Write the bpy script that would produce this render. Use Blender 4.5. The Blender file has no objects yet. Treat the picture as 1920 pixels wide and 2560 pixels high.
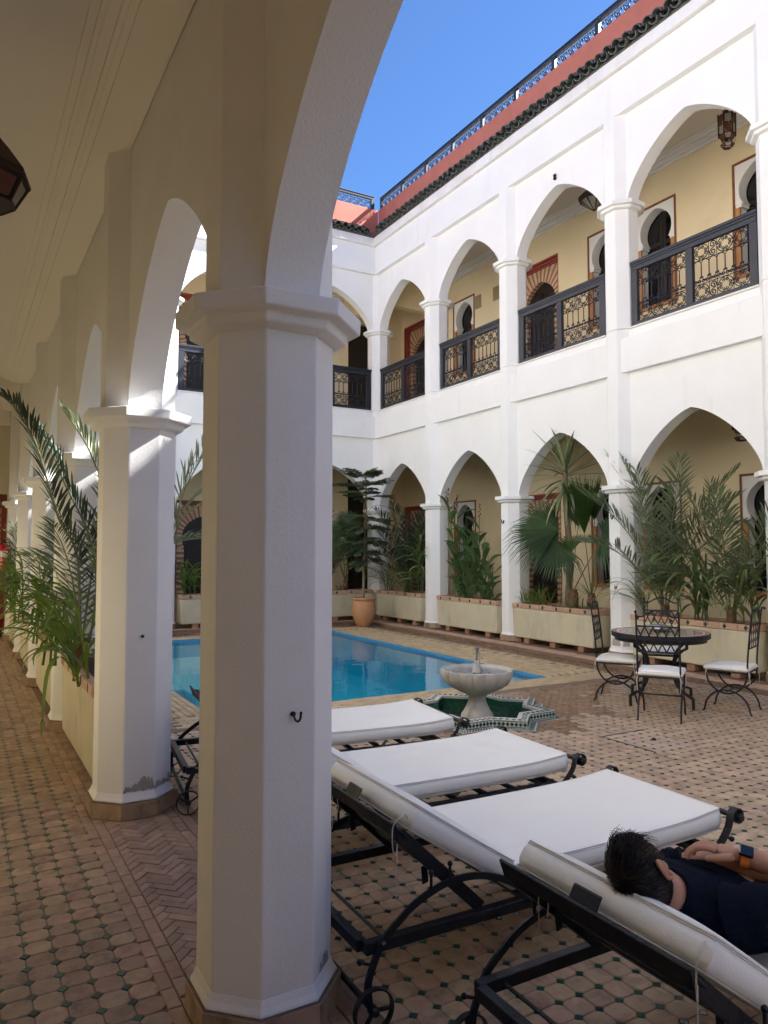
import bpy, bmesh, math, random
import numpy as np
from mathutils import Vector, Matrix
random.seed(7)
S = bpy.context.scene
C = S.collection
R = math.radians
PI = math.pi

# ---------------------------------------------------------------- camera
cam = bpy.data.objects.new('camera', bpy.data.cameras.new('camera'))
C.objects.link(cam)
cam.data.sensor_fit = 'AUTO'
cam.data.sensor_width = 36.0
cam.data.lens = 36.0 * 1857 / 2560
cam.data.clip_start = 0.02
cam.data.clip_end = 3000
cam.location = (0, 0, 1.5)
cam.rotation_euler = (R(90 + 2.91), 0, R(-29.79))
S.camera = cam

# ---------------------------------------------------------------- sky, sun, exposure
SUN_DIR = Vector((1.0, -0.42, 1.0)).normalized()      # towards the sun
sun_el = math.asin(SUN_DIR.z)
sun_az = math.atan2(SUN_DIR.x, SUN_DIR.y)              # from +Y, clockwise
W = bpy.data.worlds.new('World')
S.world = W
W.use_nodes = True
nt = W.node_tree
nt.nodes.clear()
sky = nt.nodes.new('ShaderNodeTexSky')
sky.sky_type = 'NISHITA'
sky.sun_disc = False
sky.sun_elevation = sun_el
sky.sun_rotation = sun_az
sky.altitude = 1500
sky.air_density = 1.0
sky.dust_density = 0.0
sky.ozone_density = 10.0
bg = nt.nodes.new('ShaderNodeBackground')
bg.inputs['Strength'].default_value = 0.062
wo = nt.nodes.new('ShaderNodeOutputWorld')
nt.links.new(sky.outputs[0], bg.inputs[0])
nt.links.new(bg.outputs[0], wo.inputs[0])

sl = bpy.data.lights.new('sun', 'SUN')
sl.energy = 5.0
sl.angle = R(0.53)
sl.color = (1.0, 0.985, 0.955)
so = bpy.data.objects.new('sun', sl)
C.objects.link(so)
so.rotation_euler = SUN_DIR.to_track_quat('Z', 'Y').to_euler()
so.location = SUN_DIR * 40

S.view_settings.view_transform = 'Standard'
S.view_settings.look = 'None'
S.view_settings.gamma = 1
S.view_settings.use_curve_mapping = False
S.view_settings.exposure = 2.2
S.cycles.max_bounces = 14
S.cycles.diffuse_bounces = 10
S.cycles.glossy_bounces = 4
S.cycles.transparent_max_bounces = 16
S.cycles.transmission_bounces = 6
S.cycles.caustics_reflective = False
S.cycles.caustics_refractive = False
S.cycles.sample_clamp_indirect = 8
S.cycles.use_denoising = True

# ---------------------------------------------------------------- materials
def pmat(name, c1, c2=None, scale=5.0, rough=.7, bump=0.0, bscale=60, rnd=0.0, metal=0.0, spec=.4,
         stain=None, sscale=1.2, samt=.5, sthr=.55, coat=0.0, local=False, trans=0.0, stretch=None, rvar=0.0, hue=0.0):
    """two-tone procedural paint / stone / clay: noise colour, optional stain layer, per-piece variation, fine relief"""
    m = bpy.data.materials.new(name)
    m.use_nodes = True
    t = m.node_tree
    N, L = t.nodes, t.links
    b = N['Principled BSDF']
    b.inputs['Roughness'].default_value = rough
    b.inputs['Metallic'].default_value = metal
    b.inputs['Specular IOR Level'].default_value = spec
    b.inputs['Coat Weight'].default_value = coat
    if local:
        pos = N.new('ShaderNodeTexCoord').outputs['Object']
    else:
        pos = N.new('ShaderNodeNewGeometry').outputs['Position']
    if stretch:
        mp = N.new('ShaderNodeMapping')
        mp.inputs['Scale'].default_value = stretch
        L.new(pos, mp.inputs[0])
        spos = mp.outputs[0]
    else:
        spos = pos
    c2 = c2 or tuple(x * .85 for x in c1)
    n = N.new('ShaderNodeTexNoise')
    n.inputs['Scale'].default_value = scale
    n.inputs['Detail'].default_value = 7
    n.inputs['Roughness'].default_value = .62
    L.new(pos, n.inputs['Vector'])
    rp = N.new('ShaderNodeMapRange')
    rp.inputs[1].default_value = .32
    rp.inputs[2].default_value = .68
    L.new(n.outputs[0], rp.inputs[0])
    mx = N.new('ShaderNodeMix')
    mx.data_type = 'RGBA'
    mx.inputs[6].default_value = (*c1, 1)
    mx.inputs[7].default_value = (*c2, 1)
    L.new(rp.outputs[0], mx.inputs[0])
    col = mx.outputs[2]
    if stain:
        n2 = N.new('ShaderNodeTexNoise')
        n2.inputs['Scale'].default_value = sscale
        n2.inputs['Detail'].default_value = 8
        n2.inputs['Roughness'].default_value = .65
        L.new(spos, n2.inputs['Vector'])
        r2 = N.new('ShaderNodeMapRange')
        r2.inputs[1].default_value = sthr
        r2.inputs[2].default_value = sthr + .16
        r2.inputs[4].default_value = samt
        L.new(n2.outputs[0], r2.inputs[0])
        m2 = N.new('ShaderNodeMix')
        m2.data_type = 'RGBA'
        L.new(r2.outputs[0], m2.inputs[0])
        L.new(col, m2.inputs[6])
        m2.inputs[7].default_value = (*stain, 1)
        col = m2.outputs[2]
    if rnd:
        oi = N.new('ShaderNodeObjectInfo')
        ge = N.new('ShaderNodeNewGeometry')
        ad = N.new('ShaderNodeMath'); ad.operation = 'ADD'
        L.new(oi.outputs['Random'], ad.inputs[0]); L.new(ge.outputs['Random Per Island'], ad.inputs[1])
        fr = N.new('ShaderNodeMath'); fr.operation = 'FRACT'
        L.new(ad.outputs[0], fr.inputs[0])
        mr = N.new('ShaderNodeMapRange')
        mr.inputs[3].default_value = 1 - rnd
        mr.inputs[4].default_value = 1 + rnd * .7
        L.new(fr.outputs[0], mr.inputs[0])
        hs = N.new('ShaderNodeHueSaturation')
        L.new(col, hs.inputs['Color'])
        L.new(mr.outputs[0], hs.inputs['Value'])
        if hue:
            m5 = N.new('ShaderNodeMath'); m5.operation = 'MULTIPLY'; m5.inputs[1].default_value = 7.31
            L.new(fr.outputs[0], m5.inputs[0])
            f5 = N.new('ShaderNodeMath'); f5.operation = 'FRACT'; L.new(m5.outputs[0], f5.inputs[0])
            mh = N.new('ShaderNodeMapRange')
            mh.inputs[3].default_value = .5 - hue; mh.inputs[4].default_value = .5 + hue
            L.new(f5.outputs[0], mh.inputs[0]); L.new(mh.outputs[0], hs.inputs['Hue'])
        col = hs.outputs[0]
    L.new(col, b.inputs['Base Color'])
    if rvar:
        mr2 = N.new('ShaderNodeMapRange')
        mr2.inputs[3].default_value = max(.05, rough - rvar)
        mr2.inputs[4].default_value = min(1, rough + rvar)
        L.new(n.outputs[0], mr2.inputs[0]); L.new(mr2.outputs[0], b.inputs['Roughness'])
    if bump:
        n3 = N.new('ShaderNodeTexNoise')
        n3.inputs['Scale'].default_value = bscale
        n3.inputs['Detail'].default_value = 5
        L.new(pos, n3.inputs['Vector'])
        bp = N.new('ShaderNodeBump')
        bp.inputs['Strength'].default_value = bump
        bp.inputs['Distance'].default_value = .004
        L.new(n3.outputs[0], bp.inputs['Height'])
        L.new(bp.outputs[0], b.inputs['Normal'])
    if trans:
        tr = N.new('ShaderNodeBsdfTranslucent')
        L.new(col, tr.inputs[0])
        ms = N.new('ShaderNodeMixShader')
        ms.inputs[0].default_value = trans
        L.new(b.outputs[0], ms.inputs[1]); L.new(tr.outputs[0], ms.inputs[2])
        L.new(ms.outputs[0], N['Material Output'].inputs[0])
    return m

M = {}
M['white'] = pmat('white_limewash', (.83, .825, .815), (.79, .785, .77), 1.7, .82, .28, 55, stain=(.60, .575, .52), sscale=1.1, samt=.32, sthr=.60, stretch=(3.5, 3.5, .7))
M['white_trim'] = pmat('white_trim_paint', (.80, .79, .775), (.70, .68, .64), 2.2, .8, .25, 60, stain=(.48, .43, .37), sscale=2.0, samt=.55, sthr=.60, stretch=(3, 3, .6))
M['column'] = pmat('column_paint', (.78, .77, .755), (.73, .72, .70), 2.5, .74, .42, 105, stain=(.53, .51, .48), sscale=2.6, samt=.35, sthr=.62)
M['cream'] = pmat('cream_ceiling_paint', (.80, .765, .695), (.77, .73, .655), 1.2, .85, .15, 80)
M['ceil'] = pmat('gallery_ceiling_paint', (.72, .69, .64), (.69, .655, .60), 1.2, .85, .1, 80)
M['ochre'] = pmat('ochre_wall_paint', (.82, .70, .47), (.785, .665, .44), 1.5, .82, .2, 60, stain=(.60, .47, .25), sscale=.9, samt=.4)
M['peel'] = pmat('bare_grey_render', (.42, .395, .37), (.30, .28, .26), 18, .95, .9, 50)
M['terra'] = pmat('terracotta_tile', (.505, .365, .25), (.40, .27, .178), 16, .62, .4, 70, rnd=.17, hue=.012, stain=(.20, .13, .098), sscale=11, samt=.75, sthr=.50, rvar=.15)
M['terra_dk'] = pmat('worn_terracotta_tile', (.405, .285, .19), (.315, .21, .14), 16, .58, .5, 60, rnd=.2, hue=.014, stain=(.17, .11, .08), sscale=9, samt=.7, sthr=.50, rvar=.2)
M['brick'] = pmat('bejmat_brick', (.42, .285, .205), (.32, .205, .145), 12, .62, .6, 60, rnd=.22, hue=.012, stain=(.16, .10, .075), sscale=8, samt=.6, sthr=.55, rvar=.2)
M['wetbrick'] = pmat('wet_bejmat_brick', (.225, .115, .062), (.15, .075, .042), 9, .30, .5, 60, rnd=.22, stain=(.30, .19, .12), sscale=1.6, samt=.6, sthr=.58, rvar=.15)
M['wettile'] = pmat('wet_terracotta_tile', (.33, .195, .12), (.235, .13, .08), 9, .25, .4, 60, rnd=.15, rvar=.12)
M['paleoct'] = pmat('pale_cover_tile', (.50, .37, .27), (.42, .30, .22), 14, .6, .4, 70, rnd=.12, stain=(.58, .48, .38), sscale=10, samt=.6)
M['glaze'] = pmat('green_glazed_tile', (.018, .095, .062), (.012, .06, .045), 10, .22, .1, 40, rnd=.35, spec=.5, rvar=.12)
M['glaze_old'] = pmat('worn_green_tile', (.035, .10, .07), (.06, .085, .06), 14, .4, .3, 40, rnd=.35, spec=.5, rvar=.15)
M['grout'] = pmat('sandy_grout', (.25, .17, .12), (.17, .115, .085), 20, .95, .5, 90)
M['coping'] = pmat('beige_coping_brick', (.56, .43, .26), (.44, .32, .18), 9, .6, .5, 50, rnd=.14, stain=(.34, .23, .125), sscale=5, samt=.55, sthr=.56, rvar=.2)
M['planter'] = pmat('cream_planter_render', (.585, .535, .385), (.51, .465, .33), 2.4, .85, .5, 45, stain=(.36, .325, .235), sscale=2.6, samt=.65, sthr=.52, stretch=(1, 1, .45))
M['rim'] = pmat('terracotta_rim_tile', (.54, .35, .245), (.45, .275, .185), 12, .62, .4, 50, rnd=.15, stain=(.56, .42, .32), sscale=7, samt=.5, sthr=.58)
M['footb'] = pmat('foot_brick', (.40, .22, .13), (.30, .16, .095), 12, .85, .6, 50, rnd=.15)
M['soil'] = pmat('planter_soil', (.06, .04, .028), (.03, .02, .015), 20, .95, 1, 40)
M['red'] = pmat('red_terrace_paint', (.47, .155, .11), (.41, .13, .09), 1.6, .85, .4, 45, stain=(.36, .12, .085), sscale=2, samt=.5, stretch=(2, 2, .6))
M['salmon'] = pmat('sunlit_red_paint', (.60, .27, .155), (.54, .235, .13), 1.6, .85, .35, 45)  # unused copy of the red terrace paint with sunlight put into its colour
M['redtrim'] = pmat('red_door_moulding', (.34, .075, .055), (.29, .06, .045), 5, .6, .1, 50)
M['vbrick'] = pmat('brick_red_voussoir', (.36, .15, .09), (.29, .115, .07), 14, .8, .4, 60, rnd=.15)
M['vcream'] = pmat('cream_voussoir', (.62, .45, .31), (.55, .385, .25), 14, .8, .4, 60, rnd=.1)
M['wood'] = pmat('dark_cedar_door', (.022, .016, .014), (.012, .009, .009), 6, .38, .2, 50, stretch=(8, 8, .6), stain=(.035, .024, .019), sscale=4)
M['frame'] = pmat('brown_window_frame', (.24, .085, .035), (.19, .065, .028), 8, .5, .2, 50)
M['jamb'] = pmat('orange_wood_jamb', (.50, .245, .10), (.42, .195, .075), 8, .6, .2, 50)
M['ironrail'] = pmat('charcoal_rail_paint', (.022, .026, .036), (.016, .019, .027), 8, .42, .15, 60, spec=.5)
M['iron'] = pmat('black_wrought_iron', (.0125, .0135, .0175), (.008, .008, .011), 20, .5, .45, 90, metal=0, spec=.38, rvar=.14)
M['rooftile'] = pmat('dark_green_grey_roof_tile', (.115, .125, .11), (.075, .08, .072), 9, .7, .5, 50, rnd=.2, stain=(.22, .20, .165), sscale=7, samt=.5, sthr=.58)
M['cushion'] = pmat('white_vinyl_cushion', (.87, .845, .79), (.84, .81, .755), 3, .5, .16, 130, stain=(.62, .60, .565), sscale=3.2, samt=.35, sthr=.60)
M['cushdirt'] = pmat('stained_cushion_back', (.62, .59, .53), (.50, .45, .375), 5, .6, .2, 110, stain=(.28, .185, .10), sscale=4, samt=.6, sthr=.55)
M['thread'] = pmat('grey_piping', (.52, .505, .47), (.44, .43, .40), 8, .7)
M['string'] = pmat('pale_cotton_string', (.55, .50, .42), None, 8, .8)
M['stone'] = pmat('weathered_marble', (.56, .53, .47), (.43, .39, .33), 7, .6, .35, 45, stain=(.20, .165, .12), sscale=6, samt=.6, sthr=.58, stretch=(1, 1, .5))
M['zwhite'] = pmat('white_zellige', (.60, .585, .53), (.50, .485, .43), 14, .3, .15, 50, rnd=.12)
M['urn'] = pmat('terracotta_urn', (.52, .275, .13), (.44, .22, .10), 5, .75, .35, 40, stain=(.58, .40, .24), sscale=3.5, samt=.5)
M['bark'] = pmat('plant_stem_bark', (.25, .19, .125), (.16, .115, .075), 20, .9, .8, 40)
M['fibre'] = pmat('palm_trunk_fibre', (.20, .115, .065), (.10, .055, .032), 30, .95, 1, 60)
def leafm(name, a, b, tr=.28, rough=.5, rnd=.28):
    M[name] = pmat(name, a, b, 7, rough, .12, 60, rnd=rnd, hue=.012, trans=tr, spec=.4)
leafm('palm_leaf', (.18, .215, .11), (.125, .165, .08), .32)
leafm('palm_leaf_dark', (.055, .085, .05), (.036, .06, .038), .22)
leafm('fan_leaf', (.082, .135, .06), (.058, .10, .046), .25)
leafm('fan_leaf_bright', (.115, .205, .05), (.08, .15, .04), .35)
leafm('cane_leaf', (.19, .255, .095), (.14, .20, .072), .4)
leafm('bright_leaf', (.20, .31, .06), (.145, .24, .045), .45)
leafm('canna_leaf', (.13, .215, .075), (.095, .17, .06), .36)
leafm('yucca_leaf', (.19, .23, .105), (.135, .175, .08), .28)
leafm('yucca_stripe', (.36, .38, .19), (.27, .30, .14), .3)
leafm('conifer_leaf', (.125, .16, .082), (.085, .12, .06), .28)
leafm('dry_leaf', (.29, .215, .105), (.20, .14, .07), .25)
M['rachis'] = pmat('leaf_stalk', (.17, .19, .075), (.13, .14, .055), 9, .5)
M['petal'] = pmat('red_canna_petal', (.45, .02, .02), (.32, .012, .02), 9, .5, trans=.3)
M['petal_dk'] = pmat('wine_bud', (.16, .03, .04), (.09, .02, .03), 9, .5)
M['skin'] = pmat('skin', (.48, .245, .155), (.41, .20, .125), 14, .5, .15, 120, stain=(.50, .19, .125), sscale=7, samt=.4)
M['shirt'] = pmat('navy_cotton', (.0085, .0105, .020), (.006, .0075, .015), 30, .95, .5, 160, spec=.08)
M['trouser'] = pmat('dark_shorts', (.03, .03, .034), (.022, .022, .026), 30, .85, .3, 220)
M['hair'] = pmat('dark_brown_hair', (.014, .0085, .006), (.008, .005, .004), 25, .6, .3, 160, rnd=.3, spec=.15)
M['hairl'] = pmat('hair_highlight', (.03, .0175, .011), (.018, .0105, .007), 25, .42, .3, 160, rnd=.4, spec=.4)
M['orange'] = pmat('orange_strap', (.75, .19, .03), None, 6, .5)
M['blackgl'] = pmat('black_glass', (.008, .008, .01), None, 6, .12, spec=.6)
M['rust'] = pmat('rusty_lantern_metal', (.045, .027, .021), (.03, .018, .015), 18, .6, .3, 60, metal=.3)
M['glassy'] = pmat('milky_lantern_glass', (.36, .34, .29), (.27, .25, .215), 8, .25, trans=.3)
M['glassr'] = pmat('amber_lantern_glass', (.17, .06, .035), (.12, .045, .028), 8, .25, trans=.3)
M['extred'] = pmat('red_enamel', (.48, .012, .014), (.42, .01, .012), 6, .3, spec=.5)
M['paper'] = pmat('white_paper_label', (.68, .66, .60), (.55, .53, .48), 60, .7)
M['gold'] = pmat('brass', (.50, .32, .09), None, 8, .35, metal=.8)
M['silver'] = pmat('dull_silver', (.42, .42, .43), (.33, .33, .34), 8, .3, metal=.85)
M['ground'] = pmat('dry_earth', (.30, .21, .14), (.24, .165, .11), 1.5, .95, .5, 10)
M['vent'] = pmat('vent_grille_paint', (.42, .34, .19), (.36, .29, .16), 20, .7)
M['waterjet'] = None
def water_mats():
    m = bpy.data.materials.new('pool_water'); m.use_nodes = True
    N, L = m.node_tree.nodes, m.node_tree.links
    N.remove(N['Principled BSDF'])
    tr = N.new('ShaderNodeBsdfTransparent'); tr.inputs[0].default_value = (.86, .985, .99, 1)
    gl = N.new('ShaderNodeBsdfGlossy'); gl.inputs['Roughness'].default_value = .02
    gl.inputs[0].default_value = (.95, .97, 1, 1)
    fr = N.new('ShaderNodeFresnel'); fr.inputs[0].default_value = 1.34
    ms = N.new('ShaderNodeMixShader')
    ge = N.new('ShaderNodeNewGeometry')
    n = N.new('ShaderNodeTexNoise'); n.inputs['Scale'].default_value = 2.2; n.inputs['Detail'].default_value = 3
    L.new(ge.outputs['Position'], n.inputs['Vector'])
    bp = N.new('ShaderNodeBump'); bp.inputs['Strength'].default_value = .10; bp.inputs['Distance'].default_value = .05
    L.new(n.outputs[0], bp.inputs['Height'])
    L.new(bp.outputs[0], gl.inputs['Normal']); L.new(bp.outputs[0], fr.inputs['Normal'])
    L.new(fr.outputs[0], ms.inputs[0]); L.new(tr.outputs[0], ms.inputs[1]); L.new(gl.outputs[0], ms.inputs[2])
    L.new(ms.outputs[0], N['Material Output'].inputs[0])
    M['water'] = m
    m = bpy.data.materials.new('fountain_water'); m.use_nodes = True
    N, L = m.node_tree.nodes, m.node_tree.links
    N.remove(N['Principled BSDF'])
    tr = N.new('ShaderNodeBsdfTransparent'); tr.inputs[0].default_value = (.93, .95, .96, 1)
    gl = N.new('ShaderNodeBsdfGlossy'); gl.inputs['Roughness'].default_value = .08
    df = N.new('ShaderNodeBsdfDiffuse'); df.inputs[0].default_value = (.75, .78, .8, 1)
    fr = N.new('ShaderNodeFresnel'); fr.inputs[0].default_value = 1.5
    m1 = N.new('ShaderNodeMixShader'); m1.inputs[0].default_value = .18
    m2 = N.new('ShaderNodeMixShader')
    ge = N.new('ShaderNodeNewGeometry')
    n = N.new('ShaderNodeTexNoise'); n.inputs['Scale'].default_value = 45; n.inputs['Detail'].default_value = 3
    L.new(ge.outputs['Position'], n.inputs['Vector'])
    bp = N.new('ShaderNodeBump'); bp.inputs['Strength'].default_value = .8; bp.inputs['Distance'].default_value = .01
    L.new(n.outputs[0], bp.inputs['Height']); L.new(bp.outputs[0], gl.inputs['Normal'])
    L.new(tr.outputs[0], m1.inputs[1]); L.new(df.outputs[0], m1.inputs[2])
    L.new(fr.outputs[0], m2.inputs[0]); L.new(m1.outputs[0], m2.inputs[1]); L.new(gl.outputs[0], m2.inputs[2])
    L.new(m2.outputs[0], N['Material Output'].inputs[0])
    M['waterjet'] = m
water_mats()
def brickmat(name, c1, c2, cm, sc, rough=.3, w=.5, h=.5, axis=None, mortar=.03):
    m = bpy.data.materials.new(name); m.use_nodes = True
    N, L = m.node_tree.nodes, m.node_tree.links
    b = N['Principled BSDF']; b.inputs['Roughness'].default_value = rough
    ge = N.new('ShaderNodeNewGeometry')
    mp = N.new('ShaderNodeMapping')
    if axis: mp.inputs['Rotation'].default_value = axis
    L.new(ge.outputs['Position'], mp.inputs[0])
    bt = N.new('ShaderNodeTexBrick')
    bt.offset = 0.0
    bt.inputs['Color1'].default_value = (*c1, 1); bt.inputs['Color2'].default_value = (*c2, 1); bt.inputs['Mortar'].default_value = (*cm, 1)
    bt.inputs['Scale'].default_value = sc; bt.inputs['Mortar Size'].default_value = mortar
    bt.inputs['Brick Width'].default_value = w; bt.inputs['Row Height'].default_value = h
    L.new(mp.outputs[0], bt.inputs['Vector'])
    L.new(bt.outputs[0], b.inputs['Base Color'])
    bp = N.new('ShaderNodeBump'); bp.inputs['Strength'].default_value = .3; bp.inputs['Distance'].default_value = .002
    inv = N.new('ShaderNodeMath'); inv.operation = 'SUBTRACT'; inv.inputs[0].default_value = 1
    L.new(bt.outputs['Fac'], inv.inputs[1]); L.new(inv.outputs[0], bp.inputs['Height']); L.new(bp.outputs[0], b.inputs['Normal'])
    return m
M['poolpaint'] = brickmat('turquoise_pool_mosaic', (.035, .74, .95), (.03, .70, .93), (.08, .77, .95), 10, .35, .5, .5)
M['poolstep'] = brickmat('pale_pool_ledge_mosaic', (.34, .80, .88), (.31, .77, .86), (.38, .82, .88), 10, .35, .5, .5)
M['poolband_x'] = brickmat('blue_band_mosaic', (.012, .15, .36), (.025, .26, .50), (.16, .38, .52), 20, .3, .5, .5, (R(90), 0, 0), .06)
M['poolband_y'] = brickmat('blue_band_mosaic_side', (.012, .15, .36), (.025, .26, .50), (.16, .38, .52), 20, .3, .5, .5, (0, R(90), 0), .06)
M['starwall'] = brickmat('green_basin_tile', (.012, .085, .05), (.02, .11, .065), (.10, .16, .12), 9, .18, .4, .6, (R(90), 0, R(22)), .012)
# ---------------------------------------------------------------- helpers
def setp(o, **k):
    for a, v in k.items():
        if v is not None: o[a] = v
    return o
def empty(name, loc=(0, 0, 0), rz=0.0, label=None, cat=None, group=None):
    o = bpy.data.objects.new(name, None)
    o.empty_display_size = .1
    C.objects.link(o)
    o.location = loc
    o.rotation_euler = (0, 0, rz)
    return setp(o, label=label, category=cat, group=group)
def copy_tree(o, parent=None):
    c = o.copy(); C.objects.link(c)
    if parent is not None: c.parent = parent
    for ch in list(o.children): copy_tree(ch, c)
    return c
def pt(o, parent):
    o.parent = parent
    return o

class MB:
    def __init__(s): s.v = []; s.f = []; s.off = None
    def add(s, vs, fs):
        n = len(s.v)
        s.v += [tuple(map(float, p)) for p in vs]
        s.f += [tuple(i + n for i in f) for f in fs]
        return s
    def box(s, x0, x1, y0, y1, z0, z1):
        return s.add([(x0,y0,z0),(x1,y0,z0),(x1,y1,z0),(x0,y1,z0),(x0,y0,z1),(x1,y0,z1),(x1,y1,z1),(x0,y1,z1)],
                     [(0,3,2,1),(4,5,6,7),(0,1,5,4),(1,2,6,5),(2,3,7,6),(3,0,4,7)])
    def obox(s, c, ax, ay, az):
        c, ax, ay, az = map(Vector, (c, ax, ay, az))
        P = [c + a*ax + b*ay + d*az for d in (-1, 1) for a, b in ((-1,-1),(1,-1),(1,1),(-1,1))]
        return s.add(P, [(0,3,2,1),(4,5,6,7),(0,1,5,4),(1,2,6,5),(2,3,7,6),(3,0,4,7)])
    def loft(s, rings, caps=True, closed=True):
        n = len(rings[0]); P = [p for r in rings for p in r]; F = []
        for i in range(len(rings) - 1):
            for j in range(n if closed else n - 1):
                k = (j + 1) % n
                F.append((i*n+j, i*n+k, (i+1)*n+k, (i+1)*n+j))
        if caps:
            F.append(tuple(range(n - 1, -1, -1))); F.append(tuple((len(rings)-1)*n + i for i in range(n)))
        return s.add(P, F)
    def prism(s, poly, z0, z1):
        return s.loft([[(x, y, z0) for x, y in poly], [(x, y, z1) for x, y in poly]])
    def lathe(s, prof, n=24, c=(0, 0, 0), caps=True):
        return s.loft([[(c[0] + r*math.cos(2*PI*i/n), c[1] + r*math.sin(2*PI*i/n), c[2] + z) for i in range(n)] for r, z in prof], caps)
    def tube(s, pts, r, n=6, closed=False, flat=None, up=None):
        """round tube, or flat bar when flat=(half width along up, half thickness)"""
        pts = [Vector(p) for p in pts]
        m = len(pts); rings = []; prev = None
        for i, p in enumerate(pts):
            if closed: t = pts[(i+1) % m] - pts[i-1]
            else: t = pts[min(i+1, m-1)] - pts[max(i-1, 0)]
            if t.length < 1e-9: t = Vector((0, 0, 1))
            t.normalize()
            if up is not None: a = Vector(up)
            elif prev is None: a = Vector((0, 0, 1)) if abs(t.z) < .9 else Vector((1, 0, 0))
            else: a = prev
            a = (a - t * a.dot(t))
            if a.length < 1e-6: a = t.orthogonal()
            a.normalize(); prev = a
            b = t.cross(a)
            rr = r(i / max(1, m-1)) if callable(r) else r
            if flat: rings.append([p + a*x*flat[0] + b*y*flat[1] for x, y in ((-1,-1),(1,-1),(1,1),(-1,1))])
            else: rings.append([p + (a*math.cos(2*PI*k/n) + b*math.sin(2*PI*k/n))*rr for k in range(n)])
        if closed: rings.append(rings[0])
        return s.loft(rings, not closed)
    def ball(s, c, r, n=8, m=6, sc=(1, 1, 1)):
        return s.loft([[(c[0] + r*sc[0]*math.sin(PI*(j+.02)/(m+.04))*math.cos(2*PI*i/n), c[1] + r*sc[1]*math.sin(PI*(j+.02)/(m+.04))*math.sin(2*PI*i/n), c[2] - r*sc[2]*math.cos(PI*(j+.02)/(m+.04))) for i in range(n)] for j in range(m+1)])
    def mapv(s, fn):
        s.v = [tuple(fn(*p)) for p in s.v]; return s
    def mesh(s, name, mat, smooth=None, fix=True):
        me = bpy.data.meshes.new(name)
        me.from_pydata(s.v, [], s.f)
        if fix and len(s.f) < 60000:
            bm = bmesh.new(); bm.from_mesh(me)
            bmesh.ops.recalc_face_normals(bm, faces=bm.faces)
            bm.to_mesh(me); bm.free()
        if mat is not None: me.materials.append(mat if not isinstance(mat, str) else M[mat])
        if smooth is not None:
            me.polygons.foreach_set('use_smooth', [True] * len(me.polygons))
            me.set_sharp_from_angle(angle=R(smooth))
        me.update()
        return me
    def build(s, name, mat, parent=None, smooth=None, bevel=0.0, seg=2, world=False, fix=True, label=None, cat=None, group=None, kind=None):
        o = bpy.data.objects.new(name, s.mesh(name, mat, smooth, fix))
        C.objects.link(o)
        if parent is not None:
            o.parent = parent
            if world:                       # vertices are in world space, parent is unrotated
                w = Vector(parent.location); q = parent.parent
                while q: w += Vector(q.location); q = q.parent
                o.location = -w
        if bevel:
            b = o.modifiers.new('bevel', 'BEVEL'); b.width = bevel; b.segments = seg; b.limit_method = 'ANGLE'; b.angle_limit = R(35)
            b.harden_normals = False
        return setp(o, label=label, category=cat, group=group, kind=kind)
def inst(name, me, loc, parent=None, rz=0.0, scale=None, rot=None, mat=None):
    o = bpy.data.objects.new(name, me)
    C.objects.link(o)
    o.location = loc
    if rz: o.rotation_euler = (0, 0, rz)
    if rot is not None: o.rotation_euler = rot
    if scale: o.scale = scale
    if parent is not None: o.parent = parent
    return o
def bez(p0, p1, p2, p3, n):
    o = []
    for i in range(n + 1):
        t = i / n; a = (1-t)**3; b = 3*t*(1-t)**2; c = 3*t*t*(1-t); d = t**3
        o.append(tuple(a*w + b*x + c*y + d*z for w, x, y, z in zip(p0, p1, p2, p3)))
    return o
def smoothpath(P, n=6):
    """Catmull-Rom through P"""
    P = [Vector(p) for p in P]; o = []
    for i in range(len(P) - 1):
        a = P[i-1] if i else P[0]*2 - P[1]
        b, c = P[i], P[i+1]
        d = P[i+2] if i + 2 < len(P) else P[-1]*2 - P[-2]
        for j in range(n):
            t = j / n
            o.append(.5*((2*b) + (c-a)*t + (2*a - 5*b + 4*c - d)*t*t + (3*b - a - 3*c + d)*t*t*t))
    o.append(P[-1]); return o
def octagon(h, k, c=(0, 0)):
    return [(c[0]+a, c[1]+b) for a, b in ((h,-k),(h,k),(k,h),(-k,h),(-h,k),(-h,-k),(-k,-h),(k,-h))]
def arch(hs, rise, n=18, dl=.46):
    """pointed arch, from (hs,0) over (0,rise) to (-hs,0)"""
    r = []
    for i in range(n + 1):
        x = math.cos(PI/2*i/n)
        r.append((hs*x, rise*((1-dl)*math.sqrt(max(0, 1 - x*x)) + dl*(1 - x**1.25))))
    return r + [(-x, z) for x, z in r[-2::-1]]

# ---------------------------------------------------------------- ground
MB().box(-400, 400, -400, 400, -2.02, -2.0).build('ground', 'ground', kind='structure')

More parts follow.
